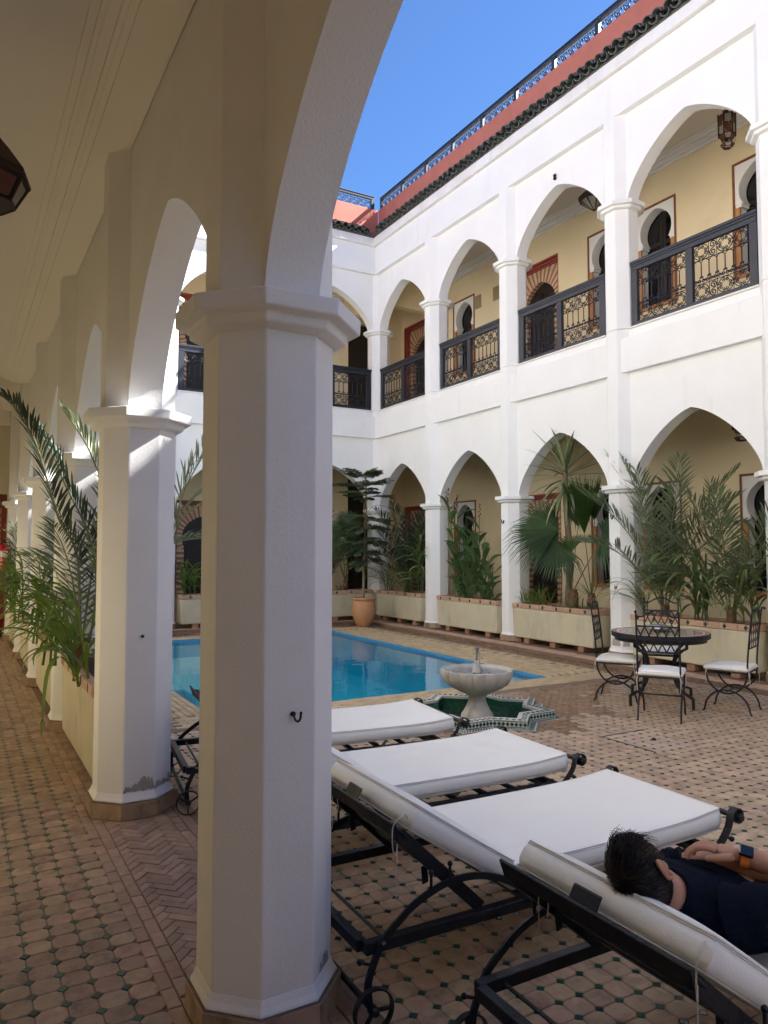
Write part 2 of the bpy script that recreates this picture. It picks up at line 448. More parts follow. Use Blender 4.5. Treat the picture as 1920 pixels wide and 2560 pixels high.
# ---------------------------------------------------------------- the three arcaded wings
# local frame: u along the wing, d into the building from the column line, z up
Z_CAP, Z_UP, Z_RAIL = 2.36, 6.22, 4.47
Z_APEX, Z_APEX2 = 3.25, 7.035
Z_SOF, Z_FLOOR = 3.98, 4.38
CEIL2 = 7.53
DB = 1.5                                  # back wall
KEEP = {}
def wing(name, mp, us, label, openings=(), kerbz=0.0, group=None, ulo=None, uhi=None, loc=(0, 0, 0), inner=False, alo=None, ahi=None, clo=None, chi=None, slo=None, shi=None, skip=(), dz=0.0, hc=.215, zcap=Z_CAP, zapex=Z_APEX, zsof=Z_SOF):
    f_ = hc/.215; kc = .09*f_; th_ = .1*f_
    root = empty(name, loc, label=label, cat='building', group=group)
    KEEP[name] = root
    bx = lambda mb, u0, u1, d0, d1, z0, z1: mb.add(*MBox(mp, u0, u1, d0, d1, z0, z1))
    ulo = us[0] - 1.1 if ulo is None else ulo
    uhi = us[-1] + 1.1 if uhi is None else uhi
    alo = ulo if alo is None else alo; ahi = uhi if ahi is None else ahi
    clo = alo if clo is None else clo; chi = ahi if chi is None else chi
    slo = ulo if slo is None else slo; shi = uhi if shi is None else shi
    # columns with plinth tiles, capitals, pilasters: one set of meshes, built about a column centre
    def colset(u, up=True):
        c = mp(u, 0, 0)
        cx, cy = c[0], c[1]
        a = MB().prism(octagon(hc, kc, (cx, cy)), kerbz + .10, zcap - .09)
        a.build('column', 'column' if inner else 'white', root, bevel=.007, world=True)
        p = MB().loft([[(x, y, kerbz + z) for x, y in octagon(h*f_, h*.415*f_, (cx, cy))] for h, z in ((.234, .0925), (.236, .100), (.224, .118), (.2155, .140))])
        p.build('column_foot', 'column' if inner else 'white', root, bevel=.009, world=True)
        # plinth of terracotta tiles, one or two to a face
        oc = octagon(.246*f_, .102*f_, (cx, cy))
        pl = MB().prism(octagon(.242*f_, .1*f_, (cx, cy)), kerbz + .002, kerbz + .0915).build('plinth', 'grout', root, world=True)
        for i in range(8):
            A, B = Vector(oc[i]), Vector(oc[(i+1) % 8])
            for k in range(2 if (B - A).length > .2 else 1):
                nn = 2 if (B - A).length > .2 else 1
                s0, s1 = k/nn + .008, (k+1)/nn - .008
                P, Q = A.lerp(B, s0), A.lerp(B, s1)
                nrm = Vector(((B-A).y, -(B-A).x)).normalized()
                e = random.uniform(0, .004)
                ring = [P + nrm*e, Q + nrm*e, Q - nrm*.03, P - nrm*.03]
                t = MB().prism([(v.x, v.y) for v in ring], kerbz + .004, kerbz + .089 + random.uniform(-.004, .002))
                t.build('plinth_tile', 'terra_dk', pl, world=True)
        def cap(z1, z2, h1, h2):
            m = MB().loft([[(x, y, z) for x, y in octagon(h*f_, h*.415*f_, (cx, cy))] for h, z in ((.222, z1 - .105), (.262, z1 - .092), (.265, z1 - .06), (.308, z1 - .055), (.31, z1))])
            m.build('capital', 'column' if inner else 'white', root, bevel=.006, world=True)
        cap(zcap, 0, 0, 0)
        MB().prism(octagon(hc - .003, kc - .001, (cx, cy)), zcap + .001, Z_FLOOR + .09).build('pilaster', 'column' if inner else 'white', root, bevel=.007, world=True)
        if up:
            MB().prism(octagon(hc, kc, (cx, cy)), Z_FLOOR + .092, Z_UP - .09).build('column', 'white', root, bevel=.007, world=True)
            cap(Z_UP, 0, 0, 0)
            MB().prism(octagon(hc - .003, kc - .001, (cx, cy)), Z_UP + .001, 7.455).build('pilaster', 'white', root, bevel=.007, world=True)
    for u in us:
        if u not in skip: colset(u)
    # arched walls, both storeys, in one mesh each
    def archwall(zs, za, zt, nm, zcap):
        m = MB(); th = th_
        ed = []
        allu = [alo] + list(us) + [ahi]
        for a, b in zip(us[:-1], us[1:]):
            hs = (b - a)/2 - hc; c = (a + b)/2
            A = arch(hs, za - zs)[::-1]
            ed.append([(c + x, zs + z) for x, z in A])
        for sgn in (-1, 1):
            d = sgn*th
            m.add(*quads(mp, [(alo, zs), (us[0]+hc, zs), (us[0]+hc, zt), (alo, zt)], d))
            m.add(*quads(mp, [(us[-1]-hc, zs), (ahi, zs), (ahi, zt), (us[-1]-hc, zt)], d))
            for u in us[1:-1]: m.add(*quads(mp, [(u-hc, zs), (u+hc, zs), (u+hc, zt), (u-hc, zt)], d))
            for E in ed:
                for (u0, z0), (u1, z1) in zip(E[:-1], E[1:]):
                    m.add(*quads(mp, [(u0, z0), (u1, z1), (u1, zt), (u0, zt)], d))
        for E in ed:
            for (u0, z0), (u1, z1) in zip(E[:-1], E[1:]):
                m.add([mp(u0, -th, z0), mp(u1, -th, z1), mp(u1, th, z1), mp(u0, th, z0)], [(0, 1, 2, 3)])
        for q0, q1, zz in ((alo, ahi, zt),):
            m.add([mp(q0, -th, zz), mp(q1, -th, zz), mp(q1, th, zz), mp(q0, th, zz)], [(0, 1, 2, 3)])
        for q in (alo, ahi): m.add([mp(q, -th, zs), mp(q, th, zs), mp(q, th, zt), mp(q, -th, zt)], [(0, 1, 2, 3)])
        for q0, q1 in [(alo, us[0]+hc), (us[-1]-hc, ahi)] + [(u-hc, u+hc) for u in us[1:-1]]:
            m.add([mp(q0, -th, zs), mp(q1, -th, zs), mp(q1, th, zs), mp(q0, th, zs)], [(0, 1, 2, 3)])
        me = m.mesh(nm, 'column' if (inner and zs < 4) else 'white', None, False)
        bm = bmesh.new(); bm.from_mesh(me)
        bmesh.ops.remove_doubles(bm, verts=bm.verts, dist=1e-4)
        bmesh.ops.recalc_face_normals(bm, faces=bm.faces)
        bm.to_mesh(me); bm.free()
        me.polygons.foreach_set('use_smooth', [True]*len(me.polygons)); me.set_sharp_from_angle(angle=R(30))
        o = bpy.data.objects.new(nm, me); C.objects.link(o); o.parent = root; o.location = -Vector(root.location)
    archwall(zcap - .01, zapex, Z_RAIL - .012, 'arcade_wall', 0)
    archwall(Z_UP - .01, Z_APEX2, 7.62, 'arcade_wall', 0)
    # bands between the pilasters, cornice
    for a, b in zip(us[:-1], us[1:]):
        m = MB()
        bx(m, a + .112, b - .112, -.175, -.102, 3.87, 4.335)
        m.build('string_band', 'white', root, bevel=.008, world=True)
        s_ = MB(); bx(s_, a + .2, b - .2, -.125, .11, Z_RAIL - .010, Z_RAIL + .012)
        s_.build('balcony_sill', 'white_trim', root, bevel=.005, world=True)
    m = MB(); bx(m, clo, chi, -.20, -.098, 7.43, 8.02); m.build('cornice', 'white', root, bevel=.008, world=True)
    m = MB(); bx(m, slo, shi, -.27, .9, 8.022 + dz, 8.19 + dz); m.build('cornice_ledge', 'white_trim', root, bevel=.012, world=True)
    # back wall with openings
    cu = sorted({ulo, uhi, *[q for o in openings for q in o[:2]]}); cz = sorted({0, 8.1, *[q for o in openings for q in o[2:]]})
    m = MB()
    for u0, u1 in zip(cu[:-1], cu[1:]):
        for z0, z1 in zip(cz[:-1], cz[1:]):
            uc, zc = (u0+u1)/2, (z0+z1)/2
            if any(o[0] < uc < o[1] and o[2] < zc < o[3] for o in openings): continue
            m.add(*quads(mp, [(u0, z0), (u1, z0), (u1, z1), (u0, z1)], DB))
    for o in openings:
        for (ua, za), (ub, zb) in (((o[0], o[2]), (o[1], o[2])), ((o[1], o[2]), (o[1], o[3])), ((o[1], o[3]), (o[0], o[3])), ((o[0], o[3]), (o[0], o[2]))):
            m.add([mp(ua, DB, za), mp(ub, DB, zb), mp(ub, DB+.3, zb), mp(ua, DB+.3, za)], [(0, 1, 2, 3)])
    m.add(*quads(mp, [(ulo, 0), (uhi, 0), (uhi, 8.1), (ulo, 8.1)], DB + .32))
    m.build('gallery_wall', 'ochre', root, world=True, fix=False)
    # slabs, ceilings, mouldings
    m = MB(); bx(m, slo, shi, .103, DB - .002, zsof + .07, Z_FLOOR - .002); m.build('floor_slab', 'cream' if inner else 'ceil', root, world=True)
    m = MB(); bx(m, alo, ahi, .101, .30, zsof, zsof + .068); m.build('soffit_beam', 'cream' if inner else 'ceil', root, world=True)
    m = MB(); bx(m, slo, shi, .103, DB - .002, CEIL2, 8.05); m.build('upper_ceiling', 'ceil', root, world=True)
    for nm, zc, mt in (('cornice_moulding', zsof + .069, 'cream' if inner else 'ceil'), ('upper_moulding', CEIL2 - .001, 'white')):
        m = MB()
        for d0, h in ((.05, .13), (.09, .095), (.115, .085), (.16, .05), (.185, .035), (.225, .015)):
            bx(m, slo, shi, DB - .003 - d0, DB - .003, zc - h + dz, zc - h + .028 + dz)
        m.build(nm, mt, root, world=True)
        if inner and nm == 'cornice_moulding':
            m = MB()
            for d0, h in ((.30, .075), (.335, .062), (.36, .055), (.41, .035), (.435, .028), (.475, .012)):
                bx(m, alo, ahi, .301, d0, zc - h, zc - h + .022 if h > .03 else zc)
            m.build(nm, mt, root, world=True)
    return root
def MBox(mp, u0, u1, d0, d1, z0, z1):
    return ([mp(u, d, z) for z in (z0, z1) for u, d in ((u0,d0),(u1,d0),(u1,d1),(u0,d1))], [(0,3,2,1),(4,5,6,7),(0,1,5,4),(1,2,6,5),(2,3,7,6),(3,0,4,7)])
def quads(mp, P, d):
    return ([mp(u, d, z) for u, z in P], [tuple(range(len(P)))])
XR, YF, XL = 7.85, 13.95, .916
mpR = lambda u, d, z: (XR + d, u, z)
mpF = lambda u, d, z: (u, YF + d, z)
mpL = lambda u, d, z: (XL - d, u, z)
UR = [-6.52, -4.25, -1.98, .29, 2.56, 4.83, 7.11, 9.42, 11.68, YF]
UL = [-6.52, -4.25, -1.98, .22, 2.40, 4.58, 6.86, 9.2, 11.58, YF]
UF = [XL, 3.27, 5.56, XR]
DOORS_R = [14.72, 10.57]
WINS_R = [12.86, 8.825, 7.777, 6.045]
DOORS_F = [.15, 4.47]
DW, DH = .62, 2.53
def ops(doors, wins):
    o = []
    for c in doors:
        o += [(c - DW, c + DW, 0, DH), (c - DW, c + DW, Z_FLOOR, Z_FLOOR + DH)]
    for c in wins:
        o += [(c - .36, c + .36, .93, 2.51), (c - .36, c + .36, Z_FLOOR + .93, Z_FLOOR + 2.51)]
    return o
wing_r = wing('arcade_building', mpR, UR, 'white two-storey arcaded wing along the right side of the pool', ops(DOORS_R, WINS_R), kerbz=.05, loc=(XR, 7, 0), ulo=-8.2, uhi=YF + DB + .3, ahi=YF + .099, chi=YF - .0985, shi=YF + DB - .004, group='arcaded wings round the courtyard')
wing_f = wing('arcade_building', mpF, UF, 'white arcaded wing across the far end of the pool with sunlit salmon parapet', ops(DOORS_F, []) + [(7.87, 8.46, 0, 3.2), (7.87, 8.46, Z_FLOOR, 6.88)], kerbz=.05, loc=(4.4, YF, 0), ulo=XL - DB - .3, uhi=XR + DB + .3, alo=XL + .101, ahi=XR - .101, clo=XL + .2005, chi=XR - .2005, slo=XL - .099, shi=XR + .099, skip=(XL, XR), dz=-.002, group='arcaded wings round the courtyard')
wing_l = wing('arcade_building', mpL, UL, 'shaded near wing with big octagonal columns and cream corridor ceiling on the left', [], loc=(XL, 5, 0), inner=True, hc=.2045, zcap=2.305, zapex=3.15, zsof=3.83, ulo=-8.2, uhi=YF + DB + .3, ahi=YF + .099, chi=YF - .0985, shi=YF + DB - .004, group='arcaded wings round the courtyard')
# unseen block added over the right wing to shade the near column and arch
MB().box(8.35, 11.6, -8.1, -.2, 8.31, 10.7).build('added_shade_block', 'red', wing_r, world=True, bevel=.02)
# low wall added behind the camera, letting skylight into the court
bw_ = empty('added_low_wall', (4.4, -7.0, 0), 0, 'added low white wall behind the camera, kept low to let skylight in', 'wall')
MB().box(1.2, 7.5, -7.15, -6.95, 0, 2.6).build('wall', 'white', bw_, world=True, bevel=.01)
MB().box(1.2, 7.5, -7.2, -6.9, 2.601, 2.68).build('wall_cap', 'rim', bw_, world=True, bevel=.01)
# passage behind the dark opening at the far right corner
for z0, z1 in ((.02, 3.2), (Z_FLOOR, 6.88)):
    MB().box(7.875, 8.455, YF + DB + .12, YF + DB + .16, z0, z1 - .005).build('passage_door', 'wood', wing_f, world=True)
MB().box(-.57, .80, -8.3, -8.2, 0, 4.4).build('added_end_wall', 'cream', wing_l, world=True)  # added unseen wall, closes the corridor end to keep light out
# cross beams in the galleries
for mb, par, mt in ((MB().box(-.57, .71, 11.5, 11.68, 3.66, 3.90), wing_l, 'cream'), (MB().box(-.57, .71, 13.85, 14.05, 3.6, 3.90), wing_l, 'cream'),
                (MB().box(8.07, 9.345, 13.85, 14.05, 6.86, 7.54), wing_r, 'ochre'), (MB().box(8.07, 9.345, 13.85, 14.05, 3.35, 4.06), wing_r, 'ochre'),
                (MB().box(7.75, 7.95, 14.17, 15.44, 6.86, 7.54), wing_f, 'ochre'), (MB().box(7.75, 7.95, 14.17, 15.44, 3.35, 4.06), wing_f, 'ochre')):
    mb.build('cross_beam', mt, par, bevel=.008, world=True)
# ---------------------------------------------------------------- doorways
def hshoe(cz, r, a0, n):
    return [(r*math.cos(R(a)), cz + r*math.sin(R(a)) + (.035*max(0, 1 - abs(a-90)/35))) for a in np.linspace(-a0, 180 + a0, n)]
def door_proto():
    P = {}
    m = MB()
    for t, y in ((.022, .004), (.055, .06), (.085, .10)):
        m.box(-DW+.002, -DW+t, y, .16, 0.004, DH-.002); m.box(DW-t, DW-.002, y, .16, .004, DH-.002)
        m.box(-DW+t+.0005, DW-t-.0005, y, .16, DH-t-.015, DH-.002)
    P['doorway'] = m.mesh('doorway', 'redtrim')
    P['v'] = []
    cz, r = 1.74, .425
    n = 46; angs = np.linspace(-27, 207, n + 1)
    for i in range(n):
        w = .5 if i % 2 else -.5
        a0, a1 = angs[i], angs[i+1]
        if i % 2: a0 -= .55; a1 += .55
        else: a0 += .75; a1 -= .75
        def inn(a): return (r*math.cos(R(a)), cz + r*math.sin(R(a)) + .03*max(0, 1 - abs(a-90)/30))
        def out(a):
            c, s = math.cos(R(a)), math.sin(R(a)); hx, ht = DW-.088, DH-.104-cz
            t = min(hx/abs(c) if abs(c) > 1e-6 else 9, ht/s if s > 1e-6 else 9)
            return (t*c, cz + t*s)
        q = [inn(a0), inn(a1), out(a1), out(a0)]
        y0 = .118 if i % 2 else .124
        m = MB().loft([[(x, y0, z) for x, z in q], [(x, .30, z) for x, z in q]])
        P['v'].append(m.mesh('voussoir', 'vcream' if i % 2 else 'vbrick'))
    zb = cz + r*math.sin(R(-27)); xb = r*math.cos(R(-27))
    k = 0; z = .01
    while z < zb - .02:
        h = .055 if k % 2 else .04
        h = min(h, zb - z - .004)
        for sx in (-1, 1):
            x0, x1 = sorted((sx*(xb - .0), sx*(DW-.088)))
            P['v'].append(MB().box(x0, x1, .118 if k % 2 else .124, .30, z, z + h).mesh('voussoir', 'vcream' if k % 2 else 'vbrick'))
        z += h + .006; k += 1
    m = MB().box(-.52, .52, .222, .262, .004, 2.36)
    P['leaf'] = m.mesh('door_leaf', 'wood')
    m = MB()
    for x0, x1 in ((-.40, -.03), (.03, .40)):
        for z0, z1 in ((.1, .55), (.62, 1.05), (1.12, 1.5), (1.56, 2.0)):
            m.box(x0, x1, .206, .2215, z0, z1); m.box(x0+.05, x1-.05, .196, .2055, z0+.05, z1-.05)
    P['panel'] = m.mesh('door_panel', 'wood')
    return P
DP = door_proto()
def put_door(wg, loc, rz, label=None, number=False, red=False):
    d = inst('doorway', DP['doorway'], Vector(loc) - Vector(wg.location), wg, rz)
    setp(d, label=label)
    for me in DP['v']: inst('voussoir', me, (0, 0, 0), d)
    inst('door_leaf', DP['leaf'], (0, 0, 0), d)
    inst('door_panel', DP['panel'], (0, 0, 0), d)
    if number:
        cu = bpy.data.curves.new('door_number', 'FONT'); cu.body = '20'; cu.size = .15; cu.extrude = .003
        t = bpy.data.objects.new('tmp', cu); C.objects.link(t)
        me = bpy.data.meshes.new_from_object(t); me.name = 'door_number'
        bpy.data.objects.remove(t)
        me.materials.clear(); me.materials.append(M['gold'])
        o = inst('door_number', me, (.27, .20, 1.80), d, rot=(R(90), 0, 0))
for c in DOORS_R:
    put_door(wing_r, (XR+DB, c, .008), R(-90))
    put_door(wing_r, (XR+DB, c, Z_FLOOR+.002), R(-90), number=(c < 12), label='doorway with brass number on its dark door' if c < 12 else None)
for c in DOORS_F:
    put_door(wing_f, (c, YF+DB, .008), 0)
    put_door(wing_f, (c, YF+DB, Z_FLOOR+.002), 0)
# ---------------------------------------------------------------- windows
def win_proto():
    P = {}
    cz, r = 2.13, .30
    H = hshoe(cz, r, 38, 33)
    m = MB(); hx, zt, zb = .358, 2.508, 1.945
    def out(p):
        x, z = p[0], p[1] - cz
        t = min(hx/abs(x) if abs(x) > 1e-6 else 9, (zt-cz)/z if z > 1e-6 else 9, (cz-zb)/(-z) if z < -1e-6 else 9)
        return (x*t, cz + z*t)
    # the lowest points run along the springing line
    for a, b in zip(H[:-1], H[1:]):
        oa, ob = out(a), out(b)
        m.add([(a[0], .0, a[1]), (b[0], .0, b[1]), (ob[0], .0, ob[1]), (oa[0], .0, oa[1])], [(0, 1, 2, 3)])
        m.add([(a[0], 0, a[1]), (b[0], 0, b[1]), (b[0], .17, b[1]), (a[0], .17, a[1])], [(0, 1, 2, 3)])
        if abs(oa[0]-ob[0]) > .01 and abs(oa[1]-ob[1]) > .01:
            cx = math.copysign(hx, oa[0] + ob[0]); zz = zt if (oa[1]+ob[1])/2 > cz else zb
            m.add([(oa[0], 0, oa[1]), (ob[0], 0, ob[1]), (cx, 0, zz)], [(0, 1, 2)])
    xe, ze = H[0][0], H[0][1]
    for sx in (-1, 1):
        m.add([(sx*xe, 0, ze), (sx*.27, 0, zb), (sx*.27, .17, zb), (sx*xe, .17, ze)], [(0, 1, 2, 3)])
        m.box(*sorted((sx*.262, sx*.357)), .004, .17, 1.90, 1.944)       # impost
        m.box(*sorted((sx*.30, sx*.357)), .025, .17, .935, 1.898)        # white reveal
    P['window'] = m.mesh('window', 'white', None)
    m = MB()
    for sx in (-1, 1): m.box(*sorted((sx*.359, sx*.388)), -.014, .03, .90, 2.54)
    m.box(-.3585, .3585, -.014, .03, 2.5095, 2.54)
    P['frame'] = m.mesh('frame', 'frame')
    m = MB()
    for sx in (-1, 1): m.box(*sorted((sx*.285, sx*.3585)), -.004, .024, .936, 1.897)
    P['jamb'] = m.mesh('jamb', 'jamb')
    P['sill'] = MB().box(-.40, .40, -.035, .20, .885, .934).mesh('sill', 'jamb')
    m = MB()
    for x0, x1 in ((-.36, -.006), (.006, .36)):
        m.box(x0, x0+.05, .172, .21, .93, 2.5); m.box(x1-.05, x1, .172, .21, .93, 2.5)
        for z0, z1 in ((.93, .99), (1.42, 1.48), (1.93, 1.99), (2.44, 2.5)): m.box(x0+.0505, x1-.0505, .172, .21, z0, z1)
    P['shutter'] = m.mesh('casement', 'wood')
    P['pane'] = MB().box(-.355, .355, .19, .196, .94, 2.49).mesh('pane', 'blackgl')
    return P
WP = win_proto()
def put_win(wg, loc, rz):
    w = inst('window', WP['window'], Vector(loc) - Vector(wg.location), wg, rz)
    for k, nm in (('frame', 'window_frame'), ('jamb', 'window_jamb'), ('sill', 'sill'), ('shutter', 'casement'), ('pane', 'pane')): inst(nm, WP[k], (0, 0, 0), w)
for c in WINS_R:
    put_win(wing_r, (XR+DB, c, 0), R(-90)); put_win(wing_r, (XR+DB, c, Z_FLOOR), R(-90))
# vents in the upper right gallery wall
for y, z in ((12.36, 6.70), (11.72, 6.70)):
    v = MB().box(XR+DB-.012, XR+DB-.001, y-.12, y+.12, z-.14, z+.14).build('vent', 'vent', wing_r, world=True)
    for k in range(9):
        MB().box(XR+DB-.02, XR+DB-.0125, y-.10, y+.10, z-.12+k*.028, z-.12+k*.028+.012).build('vent_slat', 'vent', v, world=True)
# ---------------------------------------------------------------- wrought-iron balcony railings
def spiral(c, r0, a0, turns, sgn, n=13):
    return [(c[0] + (r0*(1 - .80*i/n))*math.cos(a0 + sgn*turns*2*PI*i/n), 0, c[1] + (r0*(1 - .80*i/n))*math.sin(a0 + sgn*turns*2*PI*i/n)) for i in range(n + 1)]
def scroll_panel(w=.76, h=.69, name='scroll_panel', rows=True):
    m = MB(); t = .0074
    u = w/7
    def tb(p, r=t, n=4): m.tube(p, r, n)
    def rosette(x0, z0, cw, ch):
        cx, cz = x0 + cw/2, z0 + ch/2; k = min(cw, ch)
        for q in range(8):
            a = PI/8 + q*PI/4; rr = .315*k
            s = (cx + rr*math.cos(a)*cw/k, cz + rr*math.sin(a)*ch/k)
            sg = 1 if q % 2 else -1
            tb(spiral(s, .125*k, a + sg*.4, 1.35, sg, 10), t*.8, 3)
        for q in range(4):
            a0 = q*PI/2 + PI/8 - .30
            tb([(cx + .47*cw*math.cos(a0 + i*(PI/4+.6)/7), 0, cz + .47*ch*math.sin(a0 + i*(PI/4+.6)/7)) for i in range(8)], t*.9, 3)
    def scross(x0, z0, cw, ch):
        r = .40*cw
        a, b = (x0 + cw*.5, z0 + ch*.74), (x0 + cw*.5, z0 + ch*.26)
        tb(spiral(a, r, PI*.0, 1.4, 1)); tb(spiral(b, r, PI, 1.4, 1))
        tb([(a[0]+r, 0, a[1]), (a[0]+r*.7, 0, a[1]-ch*.16), (b[0]-r*.7, 0, b[1]+ch*.16), (b[0]-r, 0, b[1])])
    zr = [0, .195*h/.69, .265*h/.69, .495*h/.69, h] if rows else [0, h]
    if rows:
        for z in (0.004, zr[1], zr[3], h-.004): tb([(0, 0, z), (w, 0, z)], .0055)
        for x in (0.004, 2*u, 3*u, 5*u, w-.004): tb([(x, 0, 0), (x, 0, h)], .005)
        for z0, z1 in ((zr[0], zr[1]), (zr[3], zr[4])):
            rosette(0, z0, 2*u, z1-z0); scross(2*u, z0, u, z1-z0); rosette(3*u, z0, 2*u, z1-z0); rosette(5*u, z0, 2*u, z1-z0)
        zb, ze = zr[2] + .01, zr[3]
        for k in range(8):
            x = k*u
            if 0 < k < 7: tb([(x, 0, zb), (x, 0, ze - u*.5)], .0085)
            if 0 < k < 7:
                tb(spiral((x - .014, zb), .014, 0, 1.1, 1, 8), t*.9, 3); tb(spiral((x + .014, zb), .014, PI, 1.1, -1, 8), t*.9, 3)
            if k < 7:
                tb([(x + u/2 + u/2*math.cos(a), 0, ze - u*.5 + u*.47*math.sin(a)) for a in np.linspace(PI, 0, 9)], .0055)
                c1, c2 = (x + u*.28, zr[1] + .034), (x + u*.72, zr[1] + .034)
                tb(spiral(c1, .024, 0, 1.25, 1, 10), t*.9, 3); tb(spiral(c2, .024, PI, 1.25, -1, 10), t*.9, 3)
                tb([(x + u*.04, 0, zr[1] + .03), (x + u*.2, 0, zr[1] + .062), (x + u*.5, 0, zr[1] + .03), (x + u*.8, 0, zr[1] + .062), (x + u*.96, 0, zr[1] + .03)], t*.9, 3)
    else:
        for z in (.004, h-.004, h*.80): tb([(0, 0, z), (w, 0, z)], .0055)
        k = max(1, round(w/(h*1.0)))
        cw = w/k
        for i in range(k):
            rosette(i*cw, 0, cw, h*.8); tb([((i+1)*cw, 0, 0), ((i+1)*cw, 0, h)], .005)
    return m.mesh(name, 'iron', 60, fix=False)
PANEL = scroll_panel()
def railing(mp_loc, rz, b, label, grp='balcony railings of the upper gallery'):
    """b = distance between the two column centres"""
    hw = b/2 - .232
    r = empty('balcony_railing', mp_loc, rz, label, 'railing', grp)
    pw = .76; ms = .10; ps = (2*hw - 2*pw - ms)/2
    m = MB().box(-hw-.008, hw+.008, -.045, .045, .845, .885); m.box(-hw-.004, hw+.004, -.036, .036, .815, .8445); m.box(-hw, hw, -.028, .028, .752, .8145)
    m.build('top_rail', 'ironrail', r, bevel=.006)
    MB().box(-hw, hw, -.028, .028, .003, .058).build('bottom_rail', 'ironrail', r, bevel=.004)
    for x0, x1 in ((-hw, -hw+ps), (hw-ps, hw)): MB().box(x0, x1, -.027, .027, .0585, .7515).build('post', 'ironrail', r, bevel=.004)
    MB().box(-ms/2, ms/2, -.027, .027, .0585, .7515).build('mullion', 'ironrail', r, bevel=.004)
    for x0 in (-ms/2-pw, ms/2): inst('scroll_panel', PANEL, (x0, 0, .06), r)
    return r
ord_r = {4.83: 'in the upper arch with the tall lantern, nearest of the right wing', 7.11: 'in the upper arch in front of the brass-numbered door',
         9.42: 'in the upper arch between the vents and the third column', 11.68: 'in the last upper arch of the right wing, by the corner'}
for a, b in zip(UR[5:-1], UR[6:]):
    railing((XR - .055, (a+b)/2, Z_RAIL+.013), R(-90), b-a, 'charcoal scrollwork railing ' + ord_r[a])
ord_f = {5.56: 'in the upper arch of the far wing next to the corner', 3.27: 'in the middle upper arch of the far wing', XL: 'in the far wing arch beside the left columns'}
for a, b in zip(UF[:-1], UF[1:]):
    railing(((a+b)/2, YF - .055, Z_RAIL+.013), 0, b-a, 'charcoal scrollwork railing ' + ord_f[a])
nth = ['second and third', 'third and fourth', 'fourth and fifth', 'fifth and last']
for i, (a, b) in enumerate(zip(UL[5:-1], UL[6:])):
    railing((XL + .055, (a+b)/2, Z_RAIL+.013), R(90), b-a, 'charcoal railing of the upper gallery above the arch between the %s left columns' % nth[i])
# ---------------------------------------------------------------- roof tiles
def pantile(r0, r1, L, up=True, n=9, th=.013):
    rings = []
    for y, r in ((0, r0), (L, r1)):
        o = [(r*math.cos(a), y, r*math.sin(a)) for a in np.linspace(0, PI, n)] + [((r-th)*math.cos(a), y, (r-th)*math.sin(a)) for a in np.linspace(PI, 0, n)]
        if not up: o = [(x, y, -z) for x, y, z in o]
        rings.append(o)
    return MB().loft(rings).mesh('roof_tile', 'rooftile', 40)
TC, TC2, TP = pantile(.076, .066, .22), pantile(.078, .068, .24), pantile(.07, .08, .40, False)
SL = R(25)
def tiles(wg, mp, u0, u1, rz):
    n = int((u1-u0)/.168)
    for i in range(n):
        u = u0 + (i + .5)*.168
        for me, d, z, du in ((TP, -.345, 8.262, .084), (TC, -.36, 8.262, 0), (TC2, -.205, 8.262 + .155*math.tan(SL) + .012, 0)):
            p = mp(u + du + random.uniform(-.006, .006), d + random.uniform(-.012, .012), z + random.uniform(-.004, .004))
            inst('roof_tile', me, Vector(p) - Vector(wg.location), wg, rot=(SL + random.uniform(-.03, .03), 0, rz + random.uniform(-.05, .05)))
tiles(wing_r, mpR, -1.0, YF - .34, R(-90))
tiles(wing_f, mpF, 1.4, XR - .30, 0)
MB().box(XL-.02, XL+.40, -8, YF-.4, 8.192, 8.33).build('roof_edge', 'rooftile', wing_l, world=True, bevel=.05)
# terrace parapets
def parapet(wg, mp, u0, u1, mt, d0=-.03, d1=.19):
    m = MB().add(*MBox(mp, u0, u1, d0, d1, 8.192, 8.945)); m.build('terrace_parapet', mt, wg, bevel=.012, world=True)
    m = MB().add(*MBox(mp, u0, u1, -.26, d0 - .001, 8.192, 8.235)); m.build('tile_bed', 'rooftile', wg, world=True)
parapet(wing_r, mpR, -8, YF - .031, 'red')
parapet(wing_f, mpF, XL, XR - .031, 'red')
parapet(wing_l, mpL, -8, YF - .031, 'red')
# roof decks
MB().box(XR + .195, XR + 2, -8, YF + 2, 8.192, 8.30).build('roof_deck', 'ceil', wing_r, world=True)
MB().box(XL, XR + .19, YF + .195, YF + 2, 8.193, 8.301).build('roof_deck', 'ceil', wing_f, world=True)
# terrace railings
TPAN = scroll_panel(1.02, .21, 'scroll_panel', False)
def terrace(loc, rz, n, pitch, label):
    r = empty('terrace_railing', loc, rz, label, 'railing', 'iron railings along the roof terrace')
    Lh = n*pitch
    MB().box(0, Lh, -.03, .03, .265, .315).build('top_rail', 'ironrail', r, bevel=.006)
    MB().box(0, Lh, -.04, .04, .316, .33).build('rail_cap', 'ironrail', r, bevel=.004)
    MB().box(0, Lh, -.02, .02, .003, .03).build('bottom_rail', 'ironrail', r)
    for i in range(n + 1): MB().box(i*pitch - .035 + (.035 if i == 0 else 0) - (.035 if i == n else 0), i*pitch + .035 + (.035 if i == 0 else 0) - (.035 if i == n else 0), -.03, .03, .031, .2645).build('post', 'ironrail', r)
    for i in range(n): inst('scroll_panel', TPAN, (i*pitch + .045, 0, .05), r, scale=((pitch - .09)/1.02, 1, 1))
terrace((XR + .09, YF + .05, 8.946), R(-90), 19, .92, 'black scrollwork railing on the red terrace parapet above the right wing')
terrace((XL, YF + .09, 8.946), 0, 7, .98, 'black scrollwork railing on the sunlit salmon parapet above the far wing')
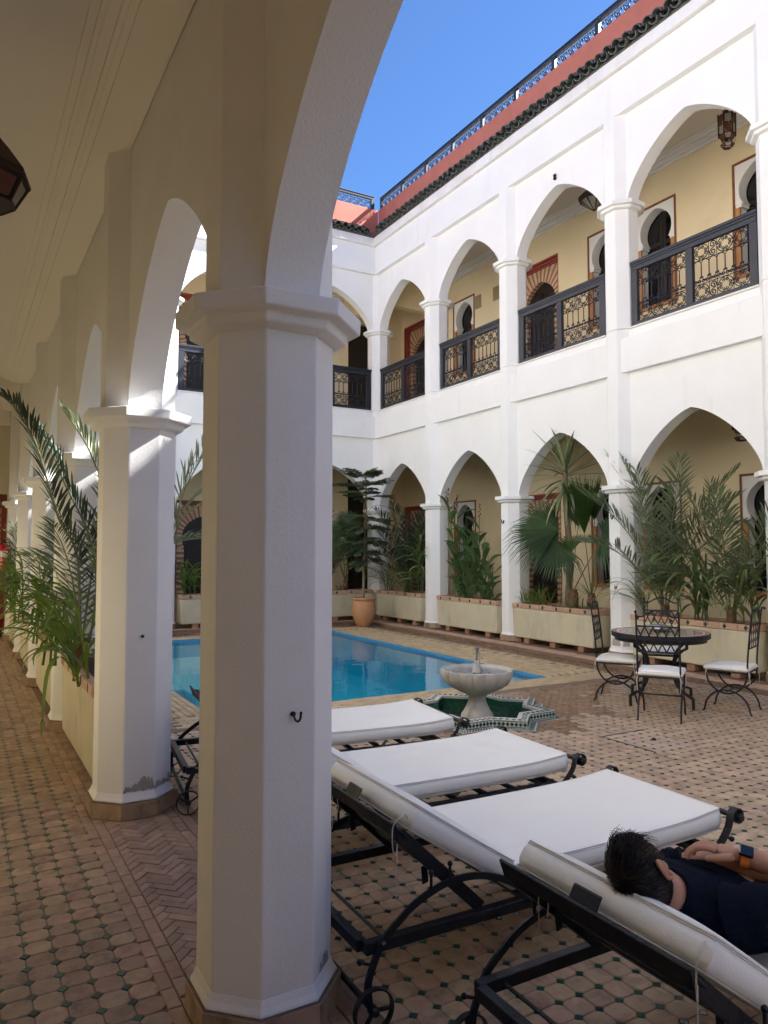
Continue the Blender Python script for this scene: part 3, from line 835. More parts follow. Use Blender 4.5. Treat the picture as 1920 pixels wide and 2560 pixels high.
# ---------------------------------------------------------------- paved floors
CAMP = Vector((0, 0, 1.5))
CR = Vector((math.cos(R(29.79)), -math.sin(R(29.79)), 0)); CF = Vector((math.sin(R(29.79)), math.cos(R(29.79)), 0))
def inview(x, y, marg=.12):
    p = Vector((x, y, 0))
    d = p.dot(CF)
    if d < .5: return False
    lx = p.dot(CR)/d; ly = 1.5/d
    return -.517 - marg < lx < .517 + marg and ly < .72 + marg
def floor_plane(name, x0, x1, y0, y1, mat='grout', z=0.0, th=.3):
    return MB().box(x0, x1, y0, y1, z - th, z).build(name, mat, kind='structure')
def oct_tile(p, dia, th=.012, bev=.003):
    """octagon of a square pitch p with corner cut for a diamond of half-diagonal dia"""
    h = p/2 - .0012; k = h - dia
    o = octagon(h, k); i = octagon(h - bev, k - bev*.4)
    m = MB()
    m.v = [(x, y, -th) for x, y in o] + [(x, y, -bev) for x, y in o] + [(x, y, 0) for x, y in i]
    for j in range(8):
        q = (j+1) % 8
        m.f += [(j, q, 8+q, 8+j), (8+j, 8+q, 16+q, 16+j)]
    m.f.append(tuple(range(16, 24)))
    return m
def dia_tile(dia, th=.012, bev=.002):
    o = [(dia, 0), (0, dia), (-dia, 0), (0, -dia)]; i = [(x*(1-bev/dia), y*(1-bev/dia)) for x, y in o]
    m = MB()
    m.v = [(x, y, -th) for x, y in o] + [(x, y, -bev) for x, y in o] + [(x, y, 0) for x, y in i]
    for j in range(4):
        q = (j+1) % 4
        m.f += [(j, q, 4+q, 4+j), (4+j, 4+q, 8+q, 8+j)]
    m.f.append((8, 9, 10, 11))
    return m
def brick_tile(l, w, th=.014, bev=.003):
    h, k = l/2 - .0015, w/2 - .0015
    o = [(h, -k), (h, k), (-h, k), (-h, -k)]; i = [(x - math.copysign(bev, x), y - math.copysign(bev, y)) for x, y in o]
    m = MB()
    m.v = [(x, y, -th) for x, y in o] + [(x, y, -bev) for x, y in o] + [(x, y, 0) for x, y in i]
    for j in range(4):
        q = (j+1) % 4
        m.f += [(j, q, 4+q, 4+j), (4+j, 4+q, 8+q, 8+j)]
    m.f.append((8, 9, 10, 11))
    return m
def lay(parent, name, proto, spots, mat, limit=300, jit=.0016, tilt=.012, mats=None):
    """spots: (x, y, z, rz). The ones showing largest become parts, the rest one joined 'stuff' part"""
    spots = sorted(spots, key=lambda s: (0 if inview(s[0], s[1], .02) else 1, s[0]**2 + s[1]**2))
    me = proto.mesh(name, mat)
    for x, y, z, rz in spots[:limit]:
        o = inst(name, me, (x - parent.location.x, y - parent.location.y, z + random.uniform(-jit, jit) - parent.location.z), parent,
                 rot=(random.gauss(0, tilt), random.gauss(0, tilt), rz + random.gauss(0, .012)))
    rest = spots[limit:]
    if rest:
        pv = np.array(proto.v); nv = len(pv); K = len(rest)
        A = np.zeros((K, nv, 3))
        for i, (x, y, z, rz) in enumerate(rest):
            c, s = math.cos(rz + random.gauss(0, .012)), math.sin(rz)
            tx, ty = random.gauss(0, tilt), random.gauss(0, tilt)
            A[i, :, 0] = pv[:, 0]*c - pv[:, 1]*s + x
            A[i, :, 1] = pv[:, 0]*s + pv[:, 1]*c + y
            A[i, :, 2] = pv[:, 2] + z + random.uniform(-jit, jit) + pv[:, 0]*tx + pv[:, 1]*ty
        F = [tuple(j + i*nv for j in f) for i in range(K) for f in proto.f]
        me2 = bpy.data.meshes.new(name)
        me2.from_pydata(A.reshape(-1, 3).tolist(), [], F)
        me2.materials.append(M[mat])
        o = bpy.data.objects.new(name, me2); C.objects.link(o); o.parent = parent; o.location = -parent.location
        o['kind'] = 'stuff'
def clip_poly(P, x0, x1, y0, y1):
    for ax, lim, sg in ((0, x0, 1), (0, x1, -1), (1, y0, 1), (1, y1, -1)):
        o = []
        for i in range(len(P)):
            a, b = P[i-1], P[i]
            da, db = sg*(a[ax]-lim), sg*(b[ax]-lim)
            if (da >= 0) != (db >= 0):
                t = da/(da-db); o.append((a[0]+(b[0]-a[0])*t, a[1]+(b[1]-a[1])*t))
            if db >= 0: o.append(b)
        P = o
        if len(P) < 3: return []
    return P
def parea(P): return abs(sum(P[i-1][0]*P[i][1] - P[i][0]*P[i-1][1] for i in range(len(P))))/2
def herring(parent, name, x0, x1, y0, y1, L, Wd, mat, gmat=None, z=0.0, limit=290, skip=None):
    """45 degree herringbone clipped to a rectangle, edge triangles in green glaze"""
    c = math.cos(PI/4); P = []
    n = int((max(x1-x0, y1-y0)*2)/Wd) + 8
    r = int(round(L/Wd))
    for i in range(-n, n):
        for j in range(-n, n):
            # herringbone on a grid of cells of side Wd: rows step by one cell
            k = (i - j) % (2*r)
            if k == 0: q = (i, j, i + r, j + 1)
            elif k == r: q = (i, j - r + 1, i + 1, j + 1)
            else: continue
            g = .0016
            rect = [(q[0]*Wd+g, q[1]*Wd+g), (q[2]*Wd-g, q[1]*Wd+g), (q[2]*Wd-g, q[3]*Wd-g), (q[0]*Wd+g, q[3]*Wd-g)]
            rot = [((a-b)*c + (x0+x1)/2, (a+b)*c + (y0+y1)/2) for a, b in rect]
            cl = clip_poly(rot, x0, x1, y0, y1)
            if not cl: continue
            ar = parea(cl)
            if ar < 6e-5: continue
            cx = sum(p[0] for p in cl)/len(cl); cy = sum(p[1] for p in cl)/len(cl)
            if skip and skip(cx, cy): continue
            P.append((cl, ar, cx, cy))
    P.sort(key=lambda s: (0 if inview(s[2], s[3], .02) else 1, s[2]**2 + s[3]**2))
    full = L*Wd
    far = {}
    for idx, (cl, ar, cx, cy) in enumerate(P):
        g = gmat and ar < .30*full and (cx < x0 + .035 or cx > x1 - .035)
        zt = z + random.uniform(-.002, .0015)
        ins = [(cx + (a-cx)*.94, cy + (b-cy)*.94) for a, b in cl]
        m = MB() if idx < limit else far.setdefault('green' if g else 'b', MB())
        nn = len(cl)
        base = [(a, b, zt - .014) for a, b in cl]; mid = [(a, b, zt - .002) for a, b in cl]; top = [(a, b, zt + random.uniform(-.0008, .0008)) for a, b in ins]
        fs = []
        for t in range(nn):
            q = (t+1) % nn
            fs += [(t, q, nn+q, nn+t), (nn+t, nn+q, 2*nn+q, 2*nn+t)]
        fs.append(tuple(range(2*nn, 3*nn)))
        m.add(base + mid + top, fs)
        if idx < limit: m.build('triangle_tile' if g else name, gmat if g else mat, parent, world=True, fix=False)
    for k, m in far.items():
        m.build('triangle_tile' if k == 'green' else name, gmat if k == 'green' else mat, parent, world=True, fix=False, kind='stuff')

# corridor under the left wing
fc = floor_plane('corridor_floor', -.58, .735, -8.1, 15.44, z=-.006)
PC = .0962
xs = [.54 - PC/2 + PC*i - PC*12 for i in range(14)]
ysn = int(15.5/PC)
octs = [(x, 2.531 + PC/2 + PC*(j - 20), 0, 0) for x in xs for j in range(ysn) if -.58 < x < .60 and 2.531 + PC*(j-20) < 15.38]
dias = [(.54 + PC*(i-11), 2.531 + PC*(j - 20), -.0005, 0) for i in range(12) for j in range(ysn) if 2.531 + PC*(j-20) < 15.40]
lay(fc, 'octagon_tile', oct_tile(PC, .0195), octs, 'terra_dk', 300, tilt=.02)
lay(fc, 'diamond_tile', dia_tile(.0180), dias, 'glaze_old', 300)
bl = []
for xb, ph in ((.609, 0), (.657, .04), (.708, .09)):
    y = .3 + ph
    while y < 15.3:
        bl.append((xb, y, .001, R(90))); y += .118
# border courses: the first is cut tiles at .61, then two brick courses
lay(fc, 'border_brick', brick_tile(.117, .050), [b for b in bl if b[0] > .63], 'brick', 220, tilt=.018)
lay(fc, 'border_brick', brick_tile(.048, .040), [(.611, 2.531 + PC*(j-20) + PC/2, -.001, R(90)) for j in range(ysn) if 2.531 + PC*(j-20) < 15.3], 'terra_dk', 70)
# threshold of herringbone brick between the columns
ft = floor_plane('threshold_floor', .7355, 1.175, -8.1, 15.44, z=-.006)
herring(ft, 'herringbone_brick', .737, 1.062, -1.0, 6.9, .135, .045, 'brick', 'glaze_old')
bl = []
for xb, ph in ((1.090, .03), (1.146, .08)):
    y = .3 + ph
    while y < 6.9: bl.append((xb, y, .001, R(90))); y += .118
lay(ft, 'border_brick', brick_tile(.117, .053), bl, 'brick', 110, tilt=.018)
# the courtyard
starc = (4.17, 5.57)
def star(Ro, k=.7654):
    """eight-pointed star (two squares): tips on the axes and diagonals"""
    o = []
    for i in range(8):
        a = i*PI/4
        o.append((Ro*math.cos(a), Ro*math.sin(a)))
        b = a + PI/8
        o.append((Ro*k*math.cos(b), Ro*k*math.sin(b)))
    return o
m = MB(); zf = -.006; q_ = .74
for a in ((1.1755, starc[0]-q_, -6.9, 6.34), (starc[0]+q_, 7.30, -6.9, 6.34), (starc[0]-q_, starc[0]+q_, -6.9, starc[1]-q_), (starc[0]-q_, starc[0]+q_, starc[1]+q_, 6.34)):
    m.add([(a[0], a[2], zf), (a[1], a[2], zf), (a[1], a[3], zf), (a[0], a[3], zf)], [(0, 1, 2, 3)])
st = star(.62)
def sqp(p):
    t = q_/max(abs(p[0]), abs(p[1])); return (p[0]*t, p[1]*t)
for i in range(16):
    a_, b_ = st[i], st[(i+1) % 16]
    A_, B_ = sqp(a_), sqp(b_)
    m.add([(starc[0]+x, starc[1]+y, zf) for x, y in (a_, A_, B_, b_)], [(0, 1, 2, 3)])
fy = m.build('courtyard_floor', 'grout', kind='structure', fix=False)
fy2 = floor_plane('poolside_floor', 6.985, 7.30, 6.3405, 13.6, z=-.006)
PY = .0913
hatch = (4.53, 5.0, 3.86, 4.37)
def instar(x, y, R_=.76):
    dx, dy = abs(x - starc[0]), abs(y - starc[1])
    return (max(dx, dy) < R_*.707) or (dx + dy < R_)
x0, y0 = 1.3125 - PY, 2.1035 - PY*44
nx, ny = int((7.28 - x0)/PY), int((6.27 - y0)/PY)
octs, dias, wet_o, wet_d, pale = [], [], [], [], []
rg = random.Random(3)
def wetness(x, y):
    d = math.hypot(x - 4.45, (y - 5.75)*1.2)
    d2 = max(0, 6.05 - y) if x > 3.4 else 9
    q = max(1.12 + .22*math.sin(x*7 + y*3) - d, (.55 + .2*math.sin(x*5) + .12*math.sin(x*13) - d2) if x > 4.4 else -1)
    return q + rg.gauss(0, .11) > 0
for i in range(nx):
    for j in range(ny):
        cx, cy = x0 + PY*(i+.5), y0 + PY*(j+.5)
        if not instar(cx, cy, .80) and cx > 1.20: (pale if hatch[0] < cx < hatch[1] and hatch[2] < cy < hatch[3] else wet_o if wetness(cx, cy) else octs).append((cx, cy, 0, 0))
        dx, dy = x0 + PY*(i+1), y0 + PY*(j+1)
        if not instar(dx, dy, .80) and dx < 7.26 and dy < 6.26: (wet_d if wetness(dx, dy) else dias).append((dx, dy, -.0005, 0))
lay(fy, 'octagon_tile', oct_tile(PY, .0178), octs, 'terra', 200)
lay(fy, 'octagon_tile', oct_tile(PY, .0178), pale, 'paleoct', 40)
lay(fy, 'octagon_tile', oct_tile(PY, .0178), wet_o, 'wettile', 60)
lay(fy, 'diamond_tile', dia_tile(.0164), dias, 'glaze', 230)
lay(fy, 'diamond_tile', dia_tile(.0164), wet_d, 'glaze', 70)
# inspection cover set flush in the paving
hm = MB()
hm.box(4.515, 4.53, 3.85, 4.385, -.005, .003); hm.box(4.5305, 5.01, 4.37, 4.385, -.005, .003)
hm.build('cover_frame', 'iron', fy, world=True)
MB().lathe([(.02, .001), (.02, .012), (.006, .02)], 10, (4.80, 4.10, 0)).build('cover_knob', 'iron', fy, world=True)
# strip of brick along the right of the pool, and the far end
herring(fy2, 'herringbone_brick', 6.99, 7.297, 6.30, 13.55, .135, .045, 'wetbrick')
# kerbs under the arcades
def kerb(name, x0, x1, y0, y1, face, rows):
    k = MB().box(x0, x1, y0, y1, -.3, .046).build(name, 'grout', kind='structure')
    sp = []
    for a in rows: sp += a
    lay(k, 'kerb_brick', brick_tile(.118, .075, .05), sp, 'rim', 120)
    return k
rows = [[(7.339, -1 + .12*i, .052, R(90)) for i in range(int(14.55/.12))], [(7.417, -.95 + .12*i, .052, R(90)) for i in range(int(14.5/.12))], [(7.495, -1 + .12*i, .052, R(90)) for i in range(int(14.5/.12))]]
kerb('right_gallery_floor', 7.301, 9.34, -8.1, 15.44, 0, rows)
rows = [[(1.25 + .12*i, 13.64, .052, 0) for i in range(50)], [(1.3 + .12*i, 13.718, .052, 0) for i in range(49)]]
kerb('far_gallery_floor', .88, 7.30, 13.601, 15.44, 0, rows)

# ---------------------------------------------------------------- the pool
PX0, PX1, PY0, PY1 = 2.03, 6.09, 6.72, 12.55
ZW = -.045
cop = MB()
for a in ((1.176, PX0, 6.3405, 13.6), (PX1, 6.9845, 6.3405, 13.6), (PX0 + .0005, PX1 - .0005, 6.3405, PY0), (PX0 + .0005, PX1 - .0005, PY1, 13.6)): cop.box(*a, -.3, -.006)
cop = cop.build('pool_surround', 'grout', kind='structure')
sp = []; spb = []
def rowsY(xa, xb, ya, yb, n, l, lst):
    w = (xb - xa)/n
    for i in range(n):
        y = ya + (l/2 if i % 2 else 0) + l/2
        while y < yb - l*.4: lst.append((xa + w*(i+.5), y, 0, R(90))); y += l
    return w
def rowsX(xa, xb, ya, yb, n, l, lst):
    w = (yb - ya)/n
    for i in range(n):
        x = xa + (l/2 if i % 2 else 0) + l/2
        while x < xb - l*.4: lst.append((x, ya + w*(i+.5), 0, 0)); x += l
    return w
rowsX(1.63, 6.985, 6.345, PY0, 6, .135, sp)
rowsX(1.63, 6.985, PY1, 12.95, 6, .135, sp)
lay(cop, 'coping_brick', brick_tile(.134, .0615), sp, 'coping', 150)
sp = []
rowsY(1.63, PX0, PY0, PY1, 6, .135, sp); rowsY(PX1, 6.985, PY0, PY1, 14, .135, sp)
lay(cop, 'coping_brick', brick_tile(.134, .0625), sp, 'coping', 140)
sp = []
rowsY(1.18, 1.625, 6.345, 13.55, 7, .135, sp)
lay(cop, 'deck_brick', brick_tile(.134, .062), sp, 'brick', 140)
sp = []
rowsX(1.63, 6.985, 12.955, 13.59, 10, .135, sp)
lay(cop, 'deck_brick', brick_tile(.134, .062), sp, 'wetbrick', 60)
# overflow slots
for k in range(22):
    for xx in (1.72, 6.86): MB().box(xx - .055, xx + .055, 7.0 + .24*k, 7.012 + .24*k, -.004, .0032).build('drain_slot', 'iron', cop, world=True)
# basin with mosaic band, ledge and bench
pb = MB()
pb.add([(PX0, PY0, -.70), (PX1, PY0, -.70), (PX1, PY1, -.70), (PX0, PY1, -.70)], [(0, 1, 2, 3)])
pool = pb.build('pool_basin', 'poolpaint', kind='structure')
for a, b, mt in (((PX0, PY0), (PX1, PY0), 'poolband_x'), ((PX1, PY0), (PX1, PY1), 'poolband_y'), ((PX1, PY1), (PX0, PY1), 'poolband_x'), ((PX0, PY1), (PX0, PY0), 'poolband_y')):
    cx_, cy_ = (PX0+PX1)/2, (PY0+PY1)/2
    a = (a[0] + math.copysign(.004, cx_-a[0]), a[1] + math.copysign(.004, cy_-a[1])); b = (b[0] + math.copysign(.004, cx_-b[0]), b[1] + math.copysign(.004, cy_-b[1]))
    MB().add([(*a, -.004), (*b, -.004), (*b, -.10), (*a, -.10)], [(0, 1, 2, 3)]).build('mosaic_band', mt, pool, fix=False)
    MB().add([(*a, -.10), (*b, -.10), (*b, -.70), (*a, -.70)], [(0, 1, 2, 3)]).build('basin_wall', 'poolpaint', pool, fix=False)
MB().box(PX0 + .55, PX1 - 1.6, 9.2, PY1 - .001, -.695, -.30).build('pool_bench', 'poolstep', pool, bevel=.02)
for k in range(4): MB().box(PX0 + .05, PX0 + .5, 9.5 + .55*k, 9.95 + .55*k, -.695, -.26 - .10*k).build('pool_step', 'poolstep', pool, bevel=.02)
MB().add([(PX0 + .005, PY0 + .005, ZW), (PX1 - .005, PY0 + .005, ZW), (PX1 - .005, PY1 - .005, ZW), (PX0 + .005, PY1 - .005, ZW)], [(0, 1, 2, 3)]).build('pool_water', 'water', kind='structure')

# ---------------------------------------------------------------- planters
def planter(L, label, D=.46, H=.53, foot=.085, group='cream planters under the arches', diamonds=6):
    """local: x along the front (centre 0), y from the front face 0 back to D"""
    r = empty('planter', (0, 0, 0), 0, label, 'planter', group)
    m = MB(); h = L/2; t = .05; zb, zt = foot, foot + H - .075
    tp = .012
    m.loft([[(-h+tp*2, tp, zb), (h-tp*2, tp, zb), (h-tp*2, D-tp, zb), (-h+tp*2, D-tp, zb)], [(-h, 0, zt), (h, 0, zt), (h, D, zt), (-h, D, zt)]])
    m.build('planter_box', 'planter', r, bevel=.018, seg=3)
    MB().box(-h+t, h-t, t, D-t, zt + .001, zt + .045).build('soil', 'soil', r)
    # rim tiles: front row with green diamonds let in, top row, ends
    n = max(2, round(L/.22)); w = L/n
    z0, z1 = zt + .002, foot + H
    for i in range(n):
        a, b = -h + i*w + .0015, -h + (i+1)*w - .0015
        MB().box(a, b, -.008, t + .012, z0, z1 + random.uniform(-.003, .003)).build('rim_tile', 'rim', r, bevel=.008)
        MB().box(a, b, D - t - .012, D + .008, z0, z1 + random.uniform(-.003, .003)).build('rim_tile', 'rim', r, bevel=.008)
    for sx in (-1, 1):
        MB().box(*sorted((sx*(h + .006), sx*(h - t - .01))), t + .0135, D - t - .0135, z0, z1).build('rim_tile', 'rim', r, bevel=.008)
    nd = diamonds
    for i in range(nd):
        x = -h + L*(i + .5)/nd + random.uniform(-.012, .012); zc = (z0 + z1)/2
        s = .026
        MB().loft([[(x-s, -.0105, zc), (x, -.0105, zc-s*1.25), (x+s, -.0105, zc), (x, -.0105, zc+s*1.25)], [(x-s, .004, zc), (x, .004, zc-s*1.25), (x+s, .004, zc), (x, .004, zc+s*1.25)]]).build('diamond_tile', 'glaze', r)
    k = 2 if L < 1.5 else 3
    for i in range(k):
        x = -h + L*(i + .5)/k
        MB().box(x - .055, x + .055, .035, D - .05, .001, foot - .001).build('foot_brick', 'footb', r, bevel=.006)
    return r
def put(o, loc, rz): o.location = loc; o.rotation_euler = (0, 0, rz); return o
# right side: front faces -X, so local x -> -Y
pl = {}
pl['DE'] = put(planter(1.76, 'cream planter full of date palms behind the iron table', diamonds=7), (7.62, 5.975, .052), R(-90))
pl['CD'] = put(planter(1.73, 'cream planter with the yucca and fan palm beside the table'), (7.62, 8.37, .052), R(-90))
pl['BC'] = put(planter(1.75, 'cream planter with red cannas in the third arch from the corner'), (7.62, 10.50, .052), R(-90))
pl['AB'] = put(planter(1.72, 'cream planter with dusty palm and cane next to the terracotta urn', diamonds=5), (7.62, 12.78, .052), R(-90))
pl['F1'] = put(planter(1.72, 'cream planter under the far wing arch beside the terracotta urn', diamonds=5), (6.70, 13.65, .052), 0)
pl['F2'] = put(planter(1.74, 'cream planter under the middle arch of the far wing', diamonds=5), (4.41, 13.65, .052), 0)
pl['F3'] = put(planter(1.70, 'cream planter at the far end next to the left columns', diamonds=5), (2.12, 13.65, .052), 0)
# left arcade planters stand in the arches, between corridor and court
lab = ['cream planter with palm and drooping cane just behind the second column', 'cream planter between the third and fourth left columns', 'cream planter between the fourth and fifth left columns', 'cream planter before the end of the corridor']
for i, (a, b) in enumerate(zip(UL[5:-1], UL[6:])):
    pl['L%d' % i] = put(planter(b - a - .66, lab[i], D=.40, H=.60, foot=.04, diamonds=5, group='cream planters of the left arcade'), (.757, (a+b)/2 + .10, .004), R(-90))
# terracotta urn
ur = empty('urn', (6.93, 12.90, 0), 0, 'round terracotta urn holding the tall potted tree', 'urn')
MB().lathe([(.115, .003), (.135, .02), (.19, .12), (.228, .26), (.235, .36), (.215, .47), (.205, .50), (.222, .52), (.232, .545), (.222, .565), (.195, .565), (.185, .5)], 40).build('urn_body', 'urn', ur, smooth=40)
MB().lathe([(.186, .49), (.12, .51), (.02, .52)], 20).build('soil', 'soil', ur, smooth=60)

# ---------------------------------------------------------------- fountain and its star basin
SC = Vector((4.17, 5.57, 0))
sb = empty('star_basin', (SC.x, SC.y, 0), 0, 'eight-pointed star basin of green and white zellige', 'basin')
So, Si, Sm = star(.70), star(.565), star(.60)
HW = .066
m = MB()
n = 16
P = [(x, y, -.1) for x, y in So] + [(x, y, HW) for x, y in So] + [(x, y, HW) for x, y in Si] + [(x, y, -.14) for x, y in Si]
F = []
for j in range(n):
    q = (j+1) % n
    F += [(j, q, n+q, n+j), (n+j, n+q, 2*n+q, 2*n+j), (2*n+j, 2*n+q, 3*n+q, 3*n+j)]
m.add(P, F).build('basin_wall', 'zwhite', sb, fix=True)
MB().add([(x*.999, y*.999, -.085) for x, y in Si], [tuple(range(16))]).build('basin_floor', 'starwall', sb)
MB().add([(x*.998, y*.998, -.055) for x, y in Si], [tuple(range(16))]).build('basin_water', 'water', sb)
m = MB()
for j in range(n):
    q = (j+1) % n
    a, b = Si[j], Si[q]
    m.add([(a[0]*.993, a[1]*.993, -.084), (b[0]*.993, b[1]*.993, -.084), (b[0]*.993, b[1]*.993, HW - .022), (a[0]*.993, a[1]*.993, HW - .022)], [(0, 1, 2, 3)])
m.build('basin_lining', 'starwall', sb, fix=False)
# inlay: diamonds on the outer faces, green and white squares on the rim
for j in range(n):
    a, b = Vector((*So[j], 0)), Vector((*So[(j+1) % n], 0))
    t = (b - a).normalized(); nr = Vector((t.y, -t.x, 0))
    L_ = (b - a).length
    for z0, z1 in ((.006, .011), (.055, .060)):
        c = (a + b)/2 + Vector((0, 0, (z0+z1)/2)) + nr*.0015
        MB().obox(c, t*(L_/2 - .012), nr*.0015, Vector((0, 0, (z1-z0)/2))).build('green_strip', 'glaze', sb)
    k = max(3, int(L_/.036))
    for i in range(k):
        c = a + t*L_*(i + .5)/k + nr*.0015 + Vector((0, 0, .033))
        s = L_/k*.46
        MB().loft([[c + nr*e + t*s, c + nr*e + Vector((0, 0, .019)), c + nr*e - t*s, c + nr*e - Vector((0, 0, .019))] for e in (-.002, .002)]).build('diamond_inlay', 'glaze', sb)
rim = MB()
for j in range(n):
    a, b, c_, d_ = So[j], So[(j+1) % n], Si[(j+1) % n], Si[j]
    k = 10
    for i in range(k):
        for r_ in (0, 1):
            if (i + r_) % 2: continue
            def pt2(u, v):
                ax = (a[0] + (b[0]-a[0])*u, a[1] + (b[1]-a[1])*u); dx = (d_[0] + (c_[0]-d_[0])*u, d_[1] + (c_[1]-d_[1])*u)
                return (ax[0] + (dx[0]-ax[0])*v, ax[1] + (dx[1]-ax[1])*v)
            v0, v1 = (.14, .36) if r_ == 0 else (.38, .60)
            u0, u1 = (i + .08)/k, (i + .92)/k
            q = [pt2(u0, v0), pt2(u1, v0), pt2(u1, v1), pt2(u0, v1)]
            rim.loft([[(x, y, HW - .004) for x, y in q], [(x, y, HW + .0022) for x, y in q]])
rim.build('rim_inlay', 'glaze', sb, fix=False, kind='stuff')
# flat mosaic border round the star
m = MB(); Sa, Sb_ = star(.702), star(.80)
for j in range(n):
    q = (j+1) % n
    m.add([(*Sa[j], .002), (*Sa[q], .002), (*Sb_[q], .002), (*Sb_[j], .002)], [(0, 1, 2, 3)])
m.build('mosaic_border', 'zwhite', sb, fix=False)
m = MB()
for j in range(n):
    a, b, c_, d_ = [Vector((*p, .004)) for p in (Sa[j], Sb_[j], Sb_[(j+1) % n], Sa[(j+1) % n])]
    k = 11
    for i in range(k):
        u0, u1 = (i + .1)/k, (i + .6)/k
        q = [a.lerp(d_, u0).lerp(b.lerp(c_, u0), .2), a.lerp(d_, u1).lerp(b.lerp(c_, u1), .2), a.lerp(d_, u1).lerp(b.lerp(c_, u1), .8), a.lerp(d_, u0).lerp(b.lerp(c_, u0), .8)]
        m.add([tuple(p) for p in q], [(0, 1, 2, 3)])
m.build('border_inlay', 'glaze', sb, fix=False, kind='stuff')
# carved bowl on its foot
fo = empty('fountain', (SC.x + .02, SC.y + .02, -.085), 0, 'carved stone fountain with lobed bowl and small jet', 'fountain')
def lobed(prof, n=96, lobes=16):
    rings = []
    for r, z, amp in prof:
        ring = []
        for i in range(n):
            a = 2*PI*i/n
            q = abs(math.sin(a*lobes/2))
            rr = r*(1 - amp*(1 - q**.75))
            ring.append((rr*math.cos(a), rr*math.sin(a), z))
        rings.append(ring)
    return rings
b0 = .085
MB().loft(lobed([(.08, b0+.155, 0), (.105, b0+.175, .02), (.16, b0+.20, .05), (.235, b0+.235, .075), (.298, b0+.28, .085), (.328, b0+.33, .085), (.338, b0+.375, .075), (.335, b0+.398, .06), (.322, b0+.402, .055), (.315, b0+.392, .05), (.29, b0+.34, .03), (.2, b0+.30, 0), (.03, b0+.285, 0)])).build('bowl', 'stone', fo, smooth=50)
MB().lathe([(.155, .001), (.158, .03), (.15, .042), (.146, .075), (.125, .105), (.10, .15), (.083, .19), (.078, .225), (.082, .238), (.09, .243), (.09, .252), (.078, .258)], 36).build('foot', 'stone', fo, smooth=40)
MB().lathe([(.05, b0+.288), (.045, b0+.37), (.04, b0+.40), (.022, b0+.46), (.02, b0+.475), (.012, b0+.478)], 20).build('nozzle', 'stone', fo, smooth=40)
MB().loft(lobed([(.30, b0+.372, .03), (.02, b0+.374, 0)]), caps=False).build('bowl_water', 'waterjet', fo)
# the jet: a thin rising stem that folds over and falls in beads
j = MB()
rg = random.Random(5)
for s_ in range(5):
    ax, ay = rg.uniform(-.02, .045), rg.uniform(-.03, .03); h = rg.uniform(.085, .135)
    pts = [(ax*t*1.2, ay*t*1.2, b0 + .478 + h*(1 - (2*t - .75)**2/.5625) if t > .02 else b0+.478) for t in np.linspace(0, .95 if s_ < 3 else .6, 12)]
    j.tube(pts, lambda u: .0065*(1 - .45*u) + .0015*math.sin(u*23 + s_), 6)
for k in range(34):
    t = rg.random()
    j.ball((rg.uniform(-.03, .07), rg.uniform(-.04, .04), b0 + .40 + rg.random()*.20), rg.uniform(.0022, .0055), 6, 4, (1, 1, 1.5))
for k in range(26):
    a, r_ = rg.random()*2*PI, rg.uniform(.05, .22)
    j.ball((r_*math.cos(a), r_*math.sin(a), b0 + .376), rg.uniform(.004, .009), 6, 4, (1, 1, .5))
j.build('water_jet', 'waterjet', fo, smooth=60, fix=False)
